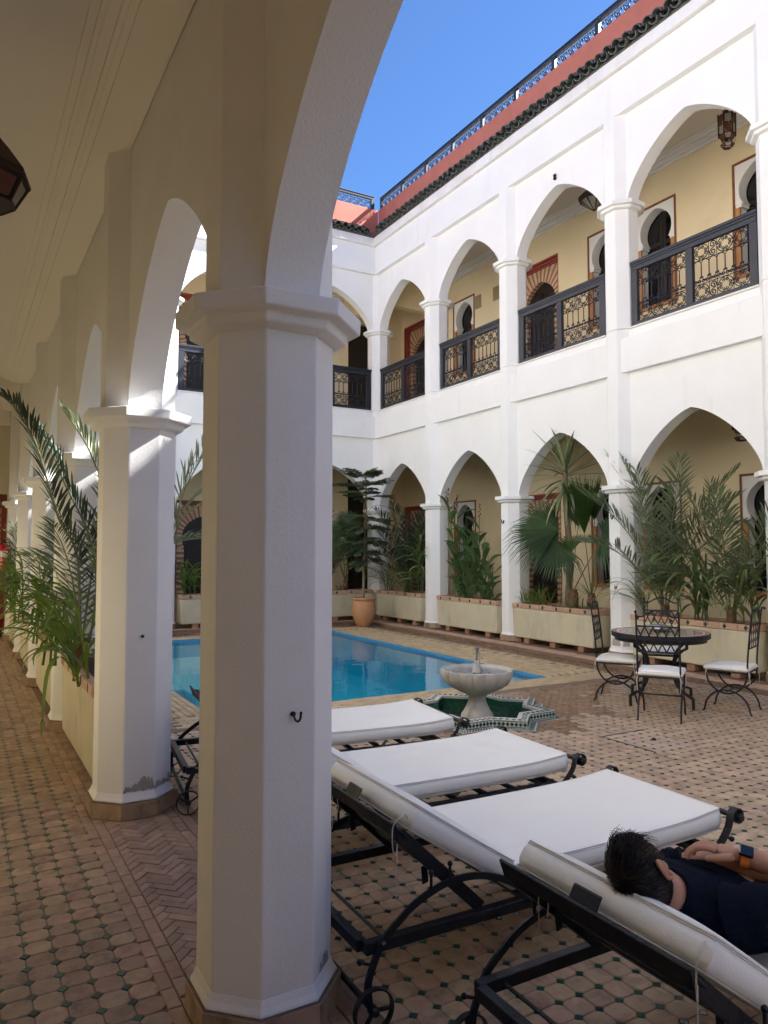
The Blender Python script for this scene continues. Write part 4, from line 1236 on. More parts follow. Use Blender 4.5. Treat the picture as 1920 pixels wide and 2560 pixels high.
# ---------------------------------------------------------------- sun loungers
def cushion(name, P0, P1, y0, y1, th, nrm, parent, mat='cushion', rise=0.0, seed=1, wr=1.0, backmat=None, crease=False):
    """slab between the lines P0 -> P1 (x, z of the top face), thickness th below it; piping along its edges"""
    rg = random.Random(seed)
    NU, NV = (60, 44) if crease else (30, 20)
    P0, P1 = Vector((P0[0], 0, P0[1])), Vector((P1[0], 0, P1[1]))
    nv = Vector((nrm[0], 0, nrm[1])).normalized()
    ph = [(rg.uniform(2, 11), rg.uniform(-9, 9), rg.uniform(0, 6.3)) for _ in range(5)]
    def top(u, v, e=1):
        uu, vv = 2*u-1, 2*v-1
        puff = .021*(1-abs(uu)**7)*(1-abs(vv)**5) - .004
        w = sum(math.sin(a*u + b*v + c) for a, b, c in ph)*.0019*wr*(1-abs(uu)**6)*(1-abs(vv)**6)
        rs = rise*max(0, (u-.72)/.28)**2
        sag = -.010*math.sin(PI*min(1, u*1.0))*(1 if rise else .4)
        if crease:          # drag folds running in from the hinge end
            for q in range(7):
                c0 = .12 + .10*q + .03*math.sin(q*5.1); w += .0035*math.exp(-((v - c0 - .25*(u-.1) - .02*math.sin(u*17 + q))/.016)**2)*math.exp(-((u-.22 - .03*q)/.16)**2)*(1 if q % 2 else -.8)
        p = P0.lerp(P1, u) + nv*(puff + w + rs + sag*(1-abs(vv)**4*.5))
        return Vector((p.x, y0 + (y1-y0)*v, p.z))
    def bot(u, v):
        p = P0.lerp(P1, u) - nv*th + nv*(rise*.8*max(0, (u-.72)/.28)**2)
        return Vector((p.x, y0 + (y1-y0)*v, p.z))
    m = MB(); T = [[top(i/NU, j/NV) for j in range(NV+1)] for i in range(NU+1)]; B = [[bot(i/NU, j/NV) for j in range(NV+1)] for i in range(NU+1)]
    vs = [p for r in T for p in r]; nb = len(vs); vs += [p for r in B for p in r]
    ix = lambda i, j: i*(NV+1)+j
    fs = []
    for i in range(NU):
        for j in range(NV):
            fs.append((ix(i,j), ix(i+1,j), ix(i+1,j+1), ix(i,j+1))); fs.append(tuple(nb + k for k in (ix(i,j), ix(i,j+1), ix(i+1,j+1), ix(i+1,j))))
    per = [(i, 0) for i in range(NU)] + [(NU, j) for j in range(NV)] + [(i, NV) for i in range(NU, 0, -1)] + [(0, j) for j in range(NV, 0, -1)]
    K = len(per); mid = len(vs)
    cen = T[NU//2][NV//2]
    for q, fr in ((0, .35), (1, .7)):
        for i, j in per:
            p = T[i][j].lerp(B[i][j], fr)
            d = Vector((0, 0, 0))
            if i in (0, NU): d += (P1-P0).normalized()*(1 if i else -1)
            if j in (0, NV): d += Vector((0, 1 if j else -1, 0))
            vs.append(p + d.normalized()*.011 if d.length else p)
    for k in range(K):
        k2 = (k+1) % K
        a, b = ix(*per[k]), ix(*per[k2])
        fs += [(a, b, mid+k2, mid+k), (mid+k, mid+k2, mid+K+k2, mid+K+k), (mid+K+k, mid+K+k2, nb+b, nb+a)]
    m.add(vs, fs)
    o = m.build(name, mat, parent, smooth=75)
    if backmat:                                    # the grubby underside and edge
        o.data.materials.append(M[backmat])
        for p in o.data.polygons:
            if p.index < 2*NU*NV and p.index % 2: p.material_index = 1
    for t, G in (('T', T), ('B', B)):
        pts = []
        for i, j in per:
            d = Vector((0, 0, 0))
            if i in (0, NU): d += (P1-P0).normalized()*(1 if i else -1)
            if j in (0, NV): d += Vector((0, 1 if j else -1, 0))
            pts.append(G[i][j] + (d.normalized()*.002 if d.length else d))
        MB().tube(pts, .0034, 5, closed=True).build('piping', 'cushion' if t == 'T' else 'cushdirt', o, smooth=80)
        MB().tube([p - nv*(.0075 if t == 'T' else -.0075) + (p - cen).normalized()*.0055 for p in pts], .0011, 4, closed=True).build('seam', 'thread', o)
    return o
def lounger(loc, rz, label, seed, wd=.66, strings=True, top=(.222, .640), ht=(.135, .562), hng=(.612, .386)):
    r = empty('sun_lounger', loc, rz, label, 'sun lounger', 'iron sun loungers in a row by the pool')
    t = .017
    def bar(nm, pts, **k): return MB().tube(pts, **k).build(nm, 'iron', r, smooth=40)
    def sq(nm, a, b, h=.019, w=.017, up=(0, 0, 1)):
        return MB().tube([a, b], 0, flat=(h, w), up=up).build(nm, 'iron', r, bevel=.003)
    zr = .234
    sq('side_rail', (0, .0, zr), (1.65, .0, zr)); sq('side_rail', (0, wd, zr), (1.65, wd, zr))
    sq('end_rail', (0, .0175, zr), (0, wd-.0175, zr)); sq('end_rail', (1.632, .0175, zr), (1.632, wd-.0175, zr))
    bar('cross_rod', [(.085, .02, zr), (.085, wd-.02, zr)], r=.0065)
    for k in range(6): sq('slat', (.66 + .18*k, .0178, zr+.010), (.66 + .18*k, wd-.0178, zr+.010), .006, .018)
    for sy, y in ((-1, -.026), (1, wd+.026)):
        arc = smoothpath([(.004, y, .07), (.001, y, .135), (.018, y, .186), (.053, y, .252), (.116, y, .305), (.18, y, .346), (.277, y, .380), (.36, y, .388), (.454, y, .376), (.56, y, .335), (.66, y, .262), (.68, y, .236)], 5)
        bar('leg_arc', arc, r=0, flat=(.0045, .0115), up=(0, 1, 0))
        MB().tube([(.053, y + sy*.0025, .252), (.053, y + sy*.009, .252)], .007, 8).build('bolt', 'silver', r)
        for x, z0, z1 in ((.237, .37, .43), (.312, .388, .445)):
            b = bar('peg', [(x, y, z0), (x, y, z1)], r=.0055); MB().ball((x, y, z1), .0095).build('peg_knob', 'iron', b, smooth=60)
        b = bar('peg', [(.016, y, .19), (-.026, y, .208)], r=.0055); MB().ball((-.028, y, .209), .0095).build('peg_knob', 'iron', b, smooth=60)
        # foot leg ending in a scroll
        sc = [(1.80 + rr*math.cos(a), y, .348 + rr*math.sin(a)) for a, rr in [(-PI*1.4 + PI*2.2*k/14, .014 + .024*k/14) for k in range(15)]]
        # spiral runs from inside to the top, then the bar sweeps down towards the ground
        sc = [(1.80 + rr*math.cos(a), y, .348 + rr*math.sin(a)) for a, rr in [(R(-330 + 490*k/20), .012 + .027*k/20) for k in range(21)]]
        leg = sc + smoothpath([(1.757, y, .335), (1.742, y, .301), (1.685, y, .243), (1.61, y, .18), (1.535, y, .095), (1.475, y, .025), (1.43, y, .006)], 5)
        bar('foot_leg', leg, r=0, flat=(.016, .0032), up=(0, 1, 0))
        MB().tube([(1.735, y - sy*.01, .272), (1.735, y + sy*.022, .272)], .0065, 8).ball((1.735, y + sy*.025, .272), .012).build('leg_knob', 'iron', r, smooth=60)
        # wheel
        wy = y + sy*.028; wc = Vector((.006, wy, .068))
        w = MB()
        n = 40
        for rr in (.0655,):
            w.tube([wc + Vector((rr*math.cos(2*PI*k/n), 0, rr*math.sin(2*PI*k/n))) for k in range(n)], 0, closed=True, flat=(.010, .0028), up=(0, 1, 0))
        wo = w.build('wheel', 'iron', r, smooth=40)
        for k in range(3):
            a = R(80 + 120*k + seed*17)
            MB().tube([wc + Vector((.012*math.cos(a), 0, .012*math.sin(a))), wc + Vector((.063*math.cos(a), 0, .063*math.sin(a)))], 0, flat=(.007, .003), up=(0, 1, 0)).build('spoke', 'iron', wo)
        MB().lathe([(.010, -.018), (.016, -.014), (.016, .008), (.012, .016), (.004, .02)], 14).mapv(lambda x, y_, z: (wc.x + x, wc.y + sy*z, wc.z + y_)).build('hub', 'iron', wo, smooth=40)
    bar('axle', [(.006, -.05, .068), (.006, wd+.05, .068)], r=.011, n=10)
    bar('foot_rod', [(1.80, -.045, .348), (1.80, wd+.045, .348)], r=.0125, n=10)
    for y in (-.047, wd+.047): MB().lathe([(.013, -.012), (.019, -.006), (.019, .006), (.012, .014)], 12).mapv(lambda x, q, z: (1.80 + x, y + z, .348 + q)).build('rod_end', 'iron', r, smooth=40)
    # raised back: two side bars, the angle bar across the head with its tab, stay plates
    hp, ht = Vector((.47, 0, .250)), Vector((ht[0], 0, ht[1]))
    hx, hz = ht.x - .135, ht.z - .562
    for y in (.026, wd-.026): sq('back_bar', hp + Vector((0, y, 0)), ht + Vector((0, y, 0)), .022, .014, (.68, 0, .73))
    for k in range(3):
        c = hp.lerp(ht, .25 + .27*k); sq('back_slat', c + Vector((0, .041, 0)), c + Vector((0, wd-.041, 0)), .005, .02, (.68, 0, .73))
    hb = MB().obox((.121 + hx, wd/2, .574 + hz), (.0045, 0, .0025), (0, wd/2 + .004, 0), (-.010, 0, .0265))
    hb.obox((.146 + hx, wd/2, .563 + hz), (.021, 0, -.019), (0, wd/2 + .003, 0), (.003, 0, .0034))
    hb.build('head_bar', 'iron', r, bevel=.003)
    MB().obox((.128 + hx, wd/2, .617 + hz), (.003, 0, .0015), (0, .05, 0), (.010, 0, .016)).build('head_tab', 'iron', r, bevel=.002)
    for y in (.055, wd-.055): MB().obox((.262, y, .39), (.012, 0, .003), (0, .004, 0), (-.003, 0, .03)).build('stay_plate', 'iron', r, bevel=.003)
    cushion('seat_cushion', (.600, .372), (1.73, .372), .008, wd-.008, .086, (0, 1), r, rise=.016, seed=seed, crease=(seed in (2, 3)))
    cushion('back_cushion', hng, top, .008, wd-.008, .086, (top[1]-hng[1], hng[0]-top[0]), r, seed=seed+9, wr=.7)
    if strings:
        s = MB()
        s.tube(smoothpath([(.18, .03, .60), (.145, .0, .625), (.10, -.012, .60), (.098, -.012, .53), (.12, .004, .50), (.128, .01, .53)], 6), .0022, 5)
        s.tube(smoothpath([(.13, .012, .53), (.125, .008, .47), (.13, .012, .40), (.122, .014, .335)], 6), .0019, 5)
        s.build('tie_string', 'string', r, smooth=60)
        s = MB()
        s.tube(smoothpath([(.16, wd-.09, .56), (.15, wd-.095, .48), (.155, wd-.09, .41), (.145, wd-.088, .385)], 5), .0018, 5)
        s.tube(smoothpath([(.16, wd-.11, .55), (.165, wd-.12, .49), (.155, wd-.125, .45)], 5), .0018, 5)
        s.build('tie_string', 'string', r, smooth=60)
    return r
L1 = lounger((1.325, 1.125, 0), R(-.6), 'white cushioned iron lounger with the man lying on it', 1, top=(.200, .622), ht=(.112, .545), hng=(.54, .386))
L2 = lounger((1.152, 2.14, 0), R(-.8), 'empty white lounger directly behind the lying man, second from the camera', 2)
L3 = lounger((1.19, 3.15, 0), R(-2.2), 'empty white lounger third from the camera, with creases in its seat', 3, strings=False)
L4 = lounger((1.168, 4.325, 0), R(-7.0), 'white lounger farthest from the camera, nearest the fountain and pool', 4, strings=False)

# ---------------------------------------------------------------- round table and chairs
tb = empty('table', (6.03, 5.05, 0), R(-5), 'round mosaic-topped iron table in front of the right planters', 'table')
def mosaic_top():
    m = bpy.data.materials.new('table_mosaic'); m.use_nodes = True
    N, L = m.node_tree.nodes, m.node_tree.links
    b = N['Principled BSDF']; b.inputs['Roughness'].default_value = .16
    tc = N.new('ShaderNodeTexCoord')
    mp = N.new('ShaderNodeMapping'); mp.inputs['Rotation'].default_value = (0, 0, R(45))
    L.new(tc.outputs['Object'], mp.inputs[0])
    bt = N.new('ShaderNodeTexBrick'); bt.offset = 0
    bt.inputs['Color1'].default_value = (.52, .46, .33, 1); bt.inputs['Color2'].default_value = (.46, .40, .28, 1); bt.inputs['Mortar'].default_value = (.13, .085, .06, 1)
    bt.inputs['Scale'].default_value = 9; bt.inputs['Mortar Size'].default_value = .03; bt.inputs['Brick Width'].default_value = .7; bt.inputs['Row Height'].default_value = .7
    L.new(mp.outputs[0], bt.inputs[0]); L.new(bt.outputs[0], b.inputs['Base Color'])
    M['tmosaic'] = m
mosaic_top()
MB().lathe([(.375, .6555), (.375, .6925)], 56).build('table_top', 'tmosaic', tb)
for ra, rb, mt in ((.3765, .39, 'redtrim'), (.391, .412, 'zwhite'), (.413, .426, 'redtrim'), (.427, .447, 'rim')):
    m = MB(); n = 64
    for z in (.6925,): m.add([(rr*math.cos(2*PI*k/n), rr*math.sin(2*PI*k/n), z) for rr in (ra, rb) for k in range(n)], [(k, (k+1) % n, n+(k+1) % n, n+k) for k in range(n)])
    m.build('inlay_ring', mt, tb, fix=False)
MB().lathe([(.36, .645), (.455, .645), (.462, .652), (.462, .688), (.457, .694), (.4475, .6945), (.447, .66), (.376, .655)], 64, caps=False).build('table_rim', 'iron', tb, smooth=35)
MB().lathe([(.42, .612), (.428, .612), (.428, .6445), (.42, .6445)], 56, caps=False).build('apron', 'iron', tb, smooth=35)
for k in range(4):
    a = k*PI/2
    prof = [(.33, .64), (.33, .565)] + [(x, z) for x, z in bez((.33, .565), (.21, .52), (.165, .43), (.165, .33), 8)] + [(x, z) for x, z in bez((.165, .33), (.165, .20), (.24, .15), (.385, .11), 8)] + [(.395, .105), (.395, .002)]
    MB().tube([(p*math.cos(a), p*math.sin(a), z) for p, z in prof], 0, flat=(.0105, .0105), up=(-math.sin(a), math.cos(a), 0)).build('table_leg', 'iron', tb)
MB().tube([(.185*math.cos(2*PI*k/40), .185*math.sin(2*PI*k/40), .335) for k in range(40)], 0, closed=True, flat=(.011, .004), up=(0, 0, 1)).build('leg_ring', 'iron', tb, smooth=40)
bw = empty('bowl', (6.02, 5.05, .6945), 0, 'small dull metal bowl with lid on the mosaic table', 'bowl')
MB().lathe([(.05, .001), (.055, .006), (.09, .022), (.122, .04), (.118, .05), (.09, .056), (.085, .052)], 32).build('bowl_body', 'silver', bw, smooth=40)
MB().lathe([(.088, .0565), (.082, .066), (.05, .071), (.012, .073)], 28).build('lid', 'silver', bw, smooth=40)
def chair_proto():
    """local: faces +y, seat centre at the origin"""
    r = empty('iron_chair', (0, 0, 0), 0, cat='chair', group='black iron chairs round the mosaic table')
    bar = lambda nm, pts, rad=.0085, n=8: MB().tube(pts, rad, n).build(nm, 'iron', r, smooth=60)
    W_, D_ = .178, .18
    for sx in (-1, 1):
        x = sx*W_
        bar('leg_arch', [(x, .215, .003), (x, .205, .006)] + [(x, .195*math.cos(a), .02 + .19*math.sin(a)) for a in np.linspace(R(4), R(176), 22)] + [(x, -.205, .006), (x, -.215, .003)])
        bar('seat_arch', [(x, .178*math.cos(a), .375 - .195*math.sin(a)) for a in np.linspace(0, PI, 20)])
        # back post, slightly raked, curled at the top
        bar('back_post', smoothpath([(x, -D_, .365), (x, -D_-.004, .5), (x, -D_-.025, .72), (x, -D_-.05, .93), (x, -D_-.062, .957), (x, -D_-.078, .955)], 5), .008)
        MB().ball((x, -D_-.078, .952), .0125).build('finial', 'iron', r, smooth=60)
    bar('stretcher', [(-W_, 0, .198), (W_, 0, .198)], .007)
    for y in (-D_, D_): bar('seat_bar', [(-W_, y, .378), (W_, y, .378)], .008)
    for x in (-W_, W_): bar('seat_bar', [(x, -D_, .378), (x, D_, .378)], .008)
    for k in range(4): MB().box(-W_, W_, -.14 + .085*k, -.115 + .085*k, .376, .381).build('seat_slat', 'iron', r)
    yb = lambda z: -D_ - .004 - .046*max(0, (z-.5)/.43)
    for z in (.60, .825): bar('back_rail', [(-W_, yb(z), z), (W_, yb(z), z)], .0075)
    bar('crest', smoothpath([(-W_, yb(.915), .915), (-W_*.72, yb(.915), .912), (-W_*.4, yb(.95), .945), (0, yb(.97), .968), (W_*.4, yb(.95), .945), (W_*.72, yb(.915), .912), (W_, yb(.915), .915)], 5), .0075)
    nX = 5; w = 2*W_/nX
    for k in range(-1, nX + 1):
        for sg in (-1, 1):
            x0 = -W_ + (k + .5)*w; x1 = x0 + sg*w*1.5
            z0, z1 = .60, .825
            xs_ = [x0, x1]; ok = []
            # clip to the posts
            def at_(t): return x0 + (x1-x0)*t
            t0, t1 = 0.0, 1.0
            for lim in (-W_, W_):
                if (x0 - lim)*(x1 - lim) < 0:
                    tt = (lim - x0)/(x1-x0)
                    if (abs(x0) > W_): t0 = max(t0, tt)
                    else: t1 = min(t1, tt)
            if abs(at_((t0+t1)/2)) > W_ or t1 - t0 < .05: continue
            MB().tube([(at_(t), yb(z0 + (z1-z0)*t) + .003*sg, z0 + (z1-z0)*t) for t in (t0, t1)], 0, flat=(.0055, .0022), up=(1, 0, 0)).build('lattice_bar', 'iron', r)
    c = cushion('seat_cushion', (-.178, .428), (.19, .428), -.185, .185, .036, (0, 1), r, seed=21, wr=.8)
    c.rotation_euler = (0, 0, R(90)); c.location = (0, 0, 0)
    for x, y in ((-.17, -.19), (.17, -.19), (-.18, .17), (.18, .17)):
        s = MB()
        s.tube(smoothpath([(x, y, .40), (x*1.05, y*1.05, .37), (x*1.06, y*1.04, .31), (x*1.04, y*1.06, .255)], 5), .0028, 5)
        s.tube(smoothpath([(x, y, .40), (x*1.09, y*1.02, .36), (x*1.07, y*1.07, .30)], 5), .0028, 5)
        s.build('tie_string', 'string', r)
    return r
ch = chair_proto()
def place_chair(o, c, face, label):
    o.location = (c[0], c[1], 0); o.rotation_euler = (0, 0, math.atan2(-face[0], face[1])); o['label'] = label
    return o
place_chair(ch, (5.52, 4.62), (.83, .55), 'black iron chair with its lattice back to the camera, in front of the table')
place_chair(copy_tree(ch), (5.80, 5.38), (.56, -.83), 'black iron chair at the left side of the table, by the pool')
place_chair(copy_tree(ch), (6.33, 4.49), (-.36, .93), 'black iron chair on the right of the table, seen from its side')
place_chair(copy_tree(ch), (6.64, 5.55), (-.78, -.62), 'black iron chair on the far side of the table against the planter')
# ---------------------------------------------------------------- plants
rp = random.Random(11)
def arcpath(base, az, el, L, droop, n=9, side=0.0):
    """az from +x, el in degrees at the base; bends down by droop degrees towards the tip"""
    p = Vector(base); o = [p.copy()]
    for i in range(n):
        t = (i + .5)/n
        e = R(el - droop*t**1.4); a = R(az + side*t)
        p = p + Vector((math.cos(e)*math.cos(a), math.cos(e)*math.sin(a), math.sin(e)))*(L/n)
        o.append(p.copy())
    return o
def frond(root, pts, nl, ll, lw, mat, name='frond', t0=.18, vee=.5, rad=.009, seed=0, ragged=.12, droopl=.12, fwd=(62, 28)):
    rg = random.Random(seed)
    P = smoothpath(pts, 5)
    n = len(P)
    m = MB()
    m.tube(P[::2] if n > 14 else P, lambda u: rad*(1 - .8*u) + .0015, 5)
    nr = len(m.f)
    seg = [0]
    for a, b in zip(P[:-1], P[1:]): seg.append(seg[-1] + (b-a).length)
    T_ = seg[-1]
    def at_(s):
        s = min(max(s, 0), T_*.9999)
        for i in range(n-1):
            if seg[i+1] >= s: break
        f = (s - seg[i])/max(1e-6, seg[i+1]-seg[i])
        return P[i].lerp(P[i+1], f), (P[i+1]-P[i]).normalized()
    for k in range(nl):
        t = t0 + (1 - t0)*(k + rg.uniform(-.25, .25))/nl
        c, d = at_(t*T_)
        sd = d.cross(Vector((0, 0, 1)))
        if sd.length < .05: sd = Vector((1, 0, 0))
        sd.normalize(); up = sd.cross(d).normalized()
        u = (t-t0)/(1-t0)
        f = R(fwd[0]*(1-u) + fwd[1]*u + rg.uniform(-9, 9))
        l = ll*(.42 + .58*math.sin(PI*min(1, .22 + .62*u)))*(1 - .45*max(0, u-.75)/.25)*rg.uniform(1-ragged, 1+ragged*.6)
        for sg in (-1, 1):
            if rg.random() < .03: continue
            v = R(math.degrees(vee)*.9 + rg.uniform(-10, 14))
            dr = (d*math.cos(f) + (sd*sg*math.cos(v) + up*math.sin(v))*math.sin(f)).normalized()
            wv = dr.cross(up*math.cos(v) - sd*sg*math.sin(v)).normalized()
            w = lw*rg.uniform(.8, 1.15)
            q0 = c; q1 = c + dr*l*.38; q2 = c + dr*l*.75 + Vector((0, 0, -droopl*l*.35)); q3 = c + dr*l + Vector((0, 0, -droopl*l))
            nv = wv.cross(dr)*w*.25
            b = len(m.v)
            m.v += [tuple(q0), tuple(q1 + wv*w*.5 + nv), tuple(q1 - wv*w*.5 + nv), tuple(q1), tuple(q2 + wv*w*.36 + nv*.6), tuple(q2 - wv*w*.36 + nv*.6), tuple(q2), tuple(q3)]
            m.f += [(b, b+1, b+3), (b, b+3, b+2), (b+1, b+4, b+6, b+3), (b+3, b+6, b+5, b+2), (b+4, b+7, b+6), (b+6, b+7, b+5)]
    o = m.build(name, mat, root, fix=False)
    o.data.materials.append(M['rachis'])
    for p in o.data.polygons:
        if p.index < nr: p.material_index = 1
    return o
def strap(root, pts, w, mat, name='leaf', fold=.25, tw=0.0, parent_mesh=None, peak=.35):
    """long blade with a midrib fold"""
    P = smoothpath(pts, 5); n = len(P)
    m = parent_mesh or MB()
    b0 = len(m.v)
    for i, p in enumerate(P):
        t = i/(n-1)
        d = (P[min(i+1, n-1)] - P[max(i-1, 0)]).normalized()
        s = d.cross(Vector((0, 0, 1)))
        if s.length < .08: s = Vector((math.cos(b0), math.sin(b0), 0))
        s.normalize(); u = s.cross(d).normalized()
        if tw: s, u = s*math.cos(tw*t) + u*math.sin(tw*t), u*math.cos(tw*t) - s*math.sin(tw*t)
        ww = w*.5*(min(1, .35 + t/peak*.65) if t < peak else max(.02, (1 - ((t-peak)/(1-peak))**1.8)))
        m.v += [tuple(p + s*ww + u*ww*fold), tuple(p), tuple(p - s*ww + u*ww*fold)]
    for i in range(n-1):
        a = b0 + 3*i
        m.f += [(a, a+3, a+4, a+1), (a+1, a+4, a+5, a+2)]
    if parent_mesh is None: return m.build(name, mat, root, smooth=60, fix=False)
def fanleaf(root, base, cen, nrm, updir, rad, mat, nseg=34, spread=250, split=.55, seed=0, name='fan_leaf', droop=.15, stalk=True, fold=.09):
    rg = random.Random(seed)
    base, cen, nrm, updir = Vector(base), Vector(cen), Vector(nrm).normalized(), Vector(updir)
    updir = (updir - nrm*updir.dot(nrm)).normalized(); side = nrm.cross(updir)
    m = MB()
    if stalk: m.tube(smoothpath([base, base.lerp(cen, .5) + Vector((0, 0, .04)), cen], 5), lambda u: .010*(1-.5*u), 6)
    nr = len(m.f)
    for k in range(nseg):
        a = R(-spread/2 + spread*(k + .5)/nseg); da = R(spread/nseg/2)
        r = rad*(.80 + .20*math.cos(a*.6))*rg.uniform(.92, 1.06)
        def dirv(x): return updir*math.cos(x) + side*math.sin(x)
        d = dirv(a)
        z1 = nrm*fold*r*.35
        rs = r*split*rg.uniform(.9, 1.1)
        l1, r1 = dirv(a-da)*rs, dirv(a+da)*rs
        mid = d*rs + z1
        tip = d*r + Vector((0, 0, -droop*r*rg.uniform(.4, 1.6))) + side*rg.uniform(-.03, .03)*r
        m2 = d*(rs + (r-rs)*.5)
        ww = math.tan(da)*rs*.62
        tdir = dirv(a + PI/2)
        mm = m2 + z1*.6 + Vector((0, 0, -droop*r*.15))
        b = len(m.v)
        m.v += [tuple(cen), tuple(cen+l1), tuple(cen+mid), tuple(cen+r1), tuple(cen + mm - tdir*ww), tuple(cen + mm + nrm*.004), tuple(cen + mm + tdir*ww), tuple(cen+tip)]
        m.f += [(b, b+1, b+2), (b, b+2, b+3), (b+1, b+4, b+5, b+2), (b+2, b+5, b+6, b+3), (b+4, b+7, b+5), (b+5, b+7, b+6)]
    o = m.build(name, mat, root, fix=False)
    o.data.materials.append(M['rachis'])
    for p in o.data.polygons:
        if p.index < nr: p.material_index = 1
    return o
def plant(name, loc, label, cat, group=None): return empty(name, loc, 0, label, cat, group)
def trunk(root, pts, r0, r1, mat, name='trunk', bumps=0.0):
    rg = random.Random(len(pts))
    return MB().tube(smoothpath(pts, 6), lambda u: (r0 + (r1-r0)*u)*(1 + bumps*math.sin(u*60 + 2*math.sin(u*17))), 10).build(name, mat, root, smooth=70)
ZS = .62       # soil level in the right planters

def date_palm(loc, label, seed, spec, mat='palm_leaf', th=.18):
    """spec: list of (az, el, L, droop)"""
    r = plant('date_palm', loc, label, 'palm', 'feathery palms in the planters')
    trunk(r, [(0, 0, -.05), (.01, .005, th)], .06, .05, 'fibre', bumps=.12)
    for i, s in enumerate(spec):
        az, el, L, dr = s[:4]
        frond(r, arcpath((.02*math.cos(R(az)), .02*math.sin(R(az)), th*.6), az, el, L, dr, side=rp.uniform(-12, 12)), int(15 + L*11), .36*min(1.1, .55 + L*.3), .023, mat, seed=seed*100 + i, vee=.45)
    return r
# --- big bay by the table
date_palm((7.86, 6.50, ZS), 'tallest feathery palm in the planter behind the table, reaching into the right-hand arch', 1,
    [(100, 80, 2.25, 26), (128, 76, 1.95, 48), (160, 64, 1.6, 70), (-60, 78, 2.0, 34), (-95, 66, 1.7, 58), (200, 76, 2.0, 34), (240, 80, 2.05, 28), (20, 80, 1.9, 26), (275, 74, 1.8, 46), (92, 58, 1.75, 62), (120, 84, 2.1, 20), (210, 55, 1.2, 80)])
date_palm((7.86, 5.56, ZS), 'feathery palm at the right edge, behind the right-hand chair', 2,
    [(95, 80, 1.6, 26), (128, 70, 1.45, 50), (-75, 74, 1.75, 42), (-108, 62, 1.5, 64), (200, 78, 1.6, 34), (60, 84, 1.65, 18), (255, 74, 1.6, 42), (285, 68, 1.55, 52), (150, 58, 1.2, 70), (230, 60, 1.25, 68)])
def cane(loc, label, seed, n, L, spread=.18, mat='cane_leaf', hgt=.9, w=.045, bias=None, name='giant_cane', group='leafy canes in the planters', tas=False, drop=1.0):
    r = plant(name, loc, label, 'cane plant', group)
    rg = random.Random(seed)
    for k in range(n):
        bx_, by_ = rg.uniform(-spread, spread), rg.uniform(-spread, spread)*.6
        h = hgt*rg.uniform(.6, 1.05)
        lean = Vector((rg.uniform(-.12, .12), rg.uniform(-.12, .12), 0))
        st = [Vector((bx_, by_, -.03)), Vector((bx_, by_, h*.5)) + lean*.4, Vector((bx_, by_, h)) + lean]
        MB().tube(smoothpath(st, 5), lambda u: .011*(1-.55*u), 6).build('stalk', mat, r, smooth=60)
        nlv = rg.randint(6, 9)
        for q in range(nlv):
            t = .18 + .82*q/nlv
            b = st[0].lerp(st[2], t)
            az = (q % 2)*180 + rg.uniform(-70, 70) + k*47
            if bias is not None and rg.random() < .6: az = bias + rg.uniform(-55, 55)
            l = L*rg.uniform(.65, 1.1)
            strap(r, arcpath(b, az, rg.uniform(48, 74), l, rg.uniform(95, 150)*drop, 8, rg.uniform(-25, 25)), w*rg.uniform(.75, 1.15), mat, tw=rg.uniform(-.8, .8))
        if tas:
            for q in range(9):
                strap(r, arcpath(st[2], q*41, rg.uniform(55, 85), .16, 40, 4), .006, 'dry_leaf', 'tassel')
    return r
cane((7.74, 5.98, ZS), 'broad-bladed cane drooping over the planter rim between the two palms', 4, 6, .85, .20, hgt=.85, w=.055, bias=180)
cane((7.76, 5.25, ZS), 'bright cane leaves at the far right edge of the picture', 6, 4, .7, .18, hgt=.7, w=.045, bias=200)
cane((7.76, 6.72, ZS), 'thin arching grass blades beside the fourth column', 8, 4, .95, .06, hgt=.45, w=.016, bias=130, name='arching_grass')

# --- yucca and fan palms
yu = plant('yucca', (7.86, 8.24, ZS), 'tall yucca with a striped crown of sword leaves in the arch beside the table', 'yucca')
trunk(yu, [(0, 0, -.05), (.02, -.02, .8), (.0, .02, 1.6), (.0, .02, 2.08)], .055, .035, 'bark', bumps=.05)
rg = random.Random(31)
for k in range(58):
    az = k*137.5; e = 86 - 150*((k + .5)/58)**.9
    L = rg.uniform(.66, .84)
    strap(yu, arcpath((0, .02, 2.10 - .30*k/58), az, e, L, rg.uniform(6, 34) + (12 if e < 0 else 0), 5), .052, 'yucca_leaf' if k % 3 else 'yucca_stripe', 'sword_leaf', fold=.22, peak=.45)
fp = plant('fan_palm', (7.80, 8.12, ZS), 'dark green fan palm with two big pleated fans in front of the yucca', 'palm', 'fan palms in the planters')
trunk(fp, [(0, -.02, -.05), (.01, -.04, .14), (.02, -.03, .30)], .085, .06, 'fibre', bumps=.10)
fanleaf(fp, (0, 0, .2), (-.16, .06, 1.18), (-.62, -.42, .66), (-.15, .95, -.28), .88, 'fan_leaf', 44, 150, seed=1, droop=.16)
fanleaf(fp, (0, 0, .2), (-.24, -.02, .94), (-.66, -.50, .56), (-.10, .70, -.70), .58, 'fan_leaf', 42, 230, seed=2, droop=.2)
fanleaf(fp, (0, 0, .2), (.06, -.10, 1.22), (-.70, -.55, .2), (.05, .0, 1), .38, 'fan_leaf', 26, 90, seed=3, droop=.06)
fanleaf(fp, (0, 0, .2), (.14, -.52, 1.05), (-.75, -.2, .4), (.1, -.65, .75), .42, 'fan_leaf', 34, 150, seed=4, droop=.16)
fb = plant('fan_palm', (7.85, 7.76, ZS), 'younger fan palm with one upright bright green half-open fan', 'palm', 'fan palms in the planters')
trunk(fb, [(0, 0, -.05), (0, 0, .16), (.01, 0, .26)], .065, .045, 'fibre', bumps=.12)
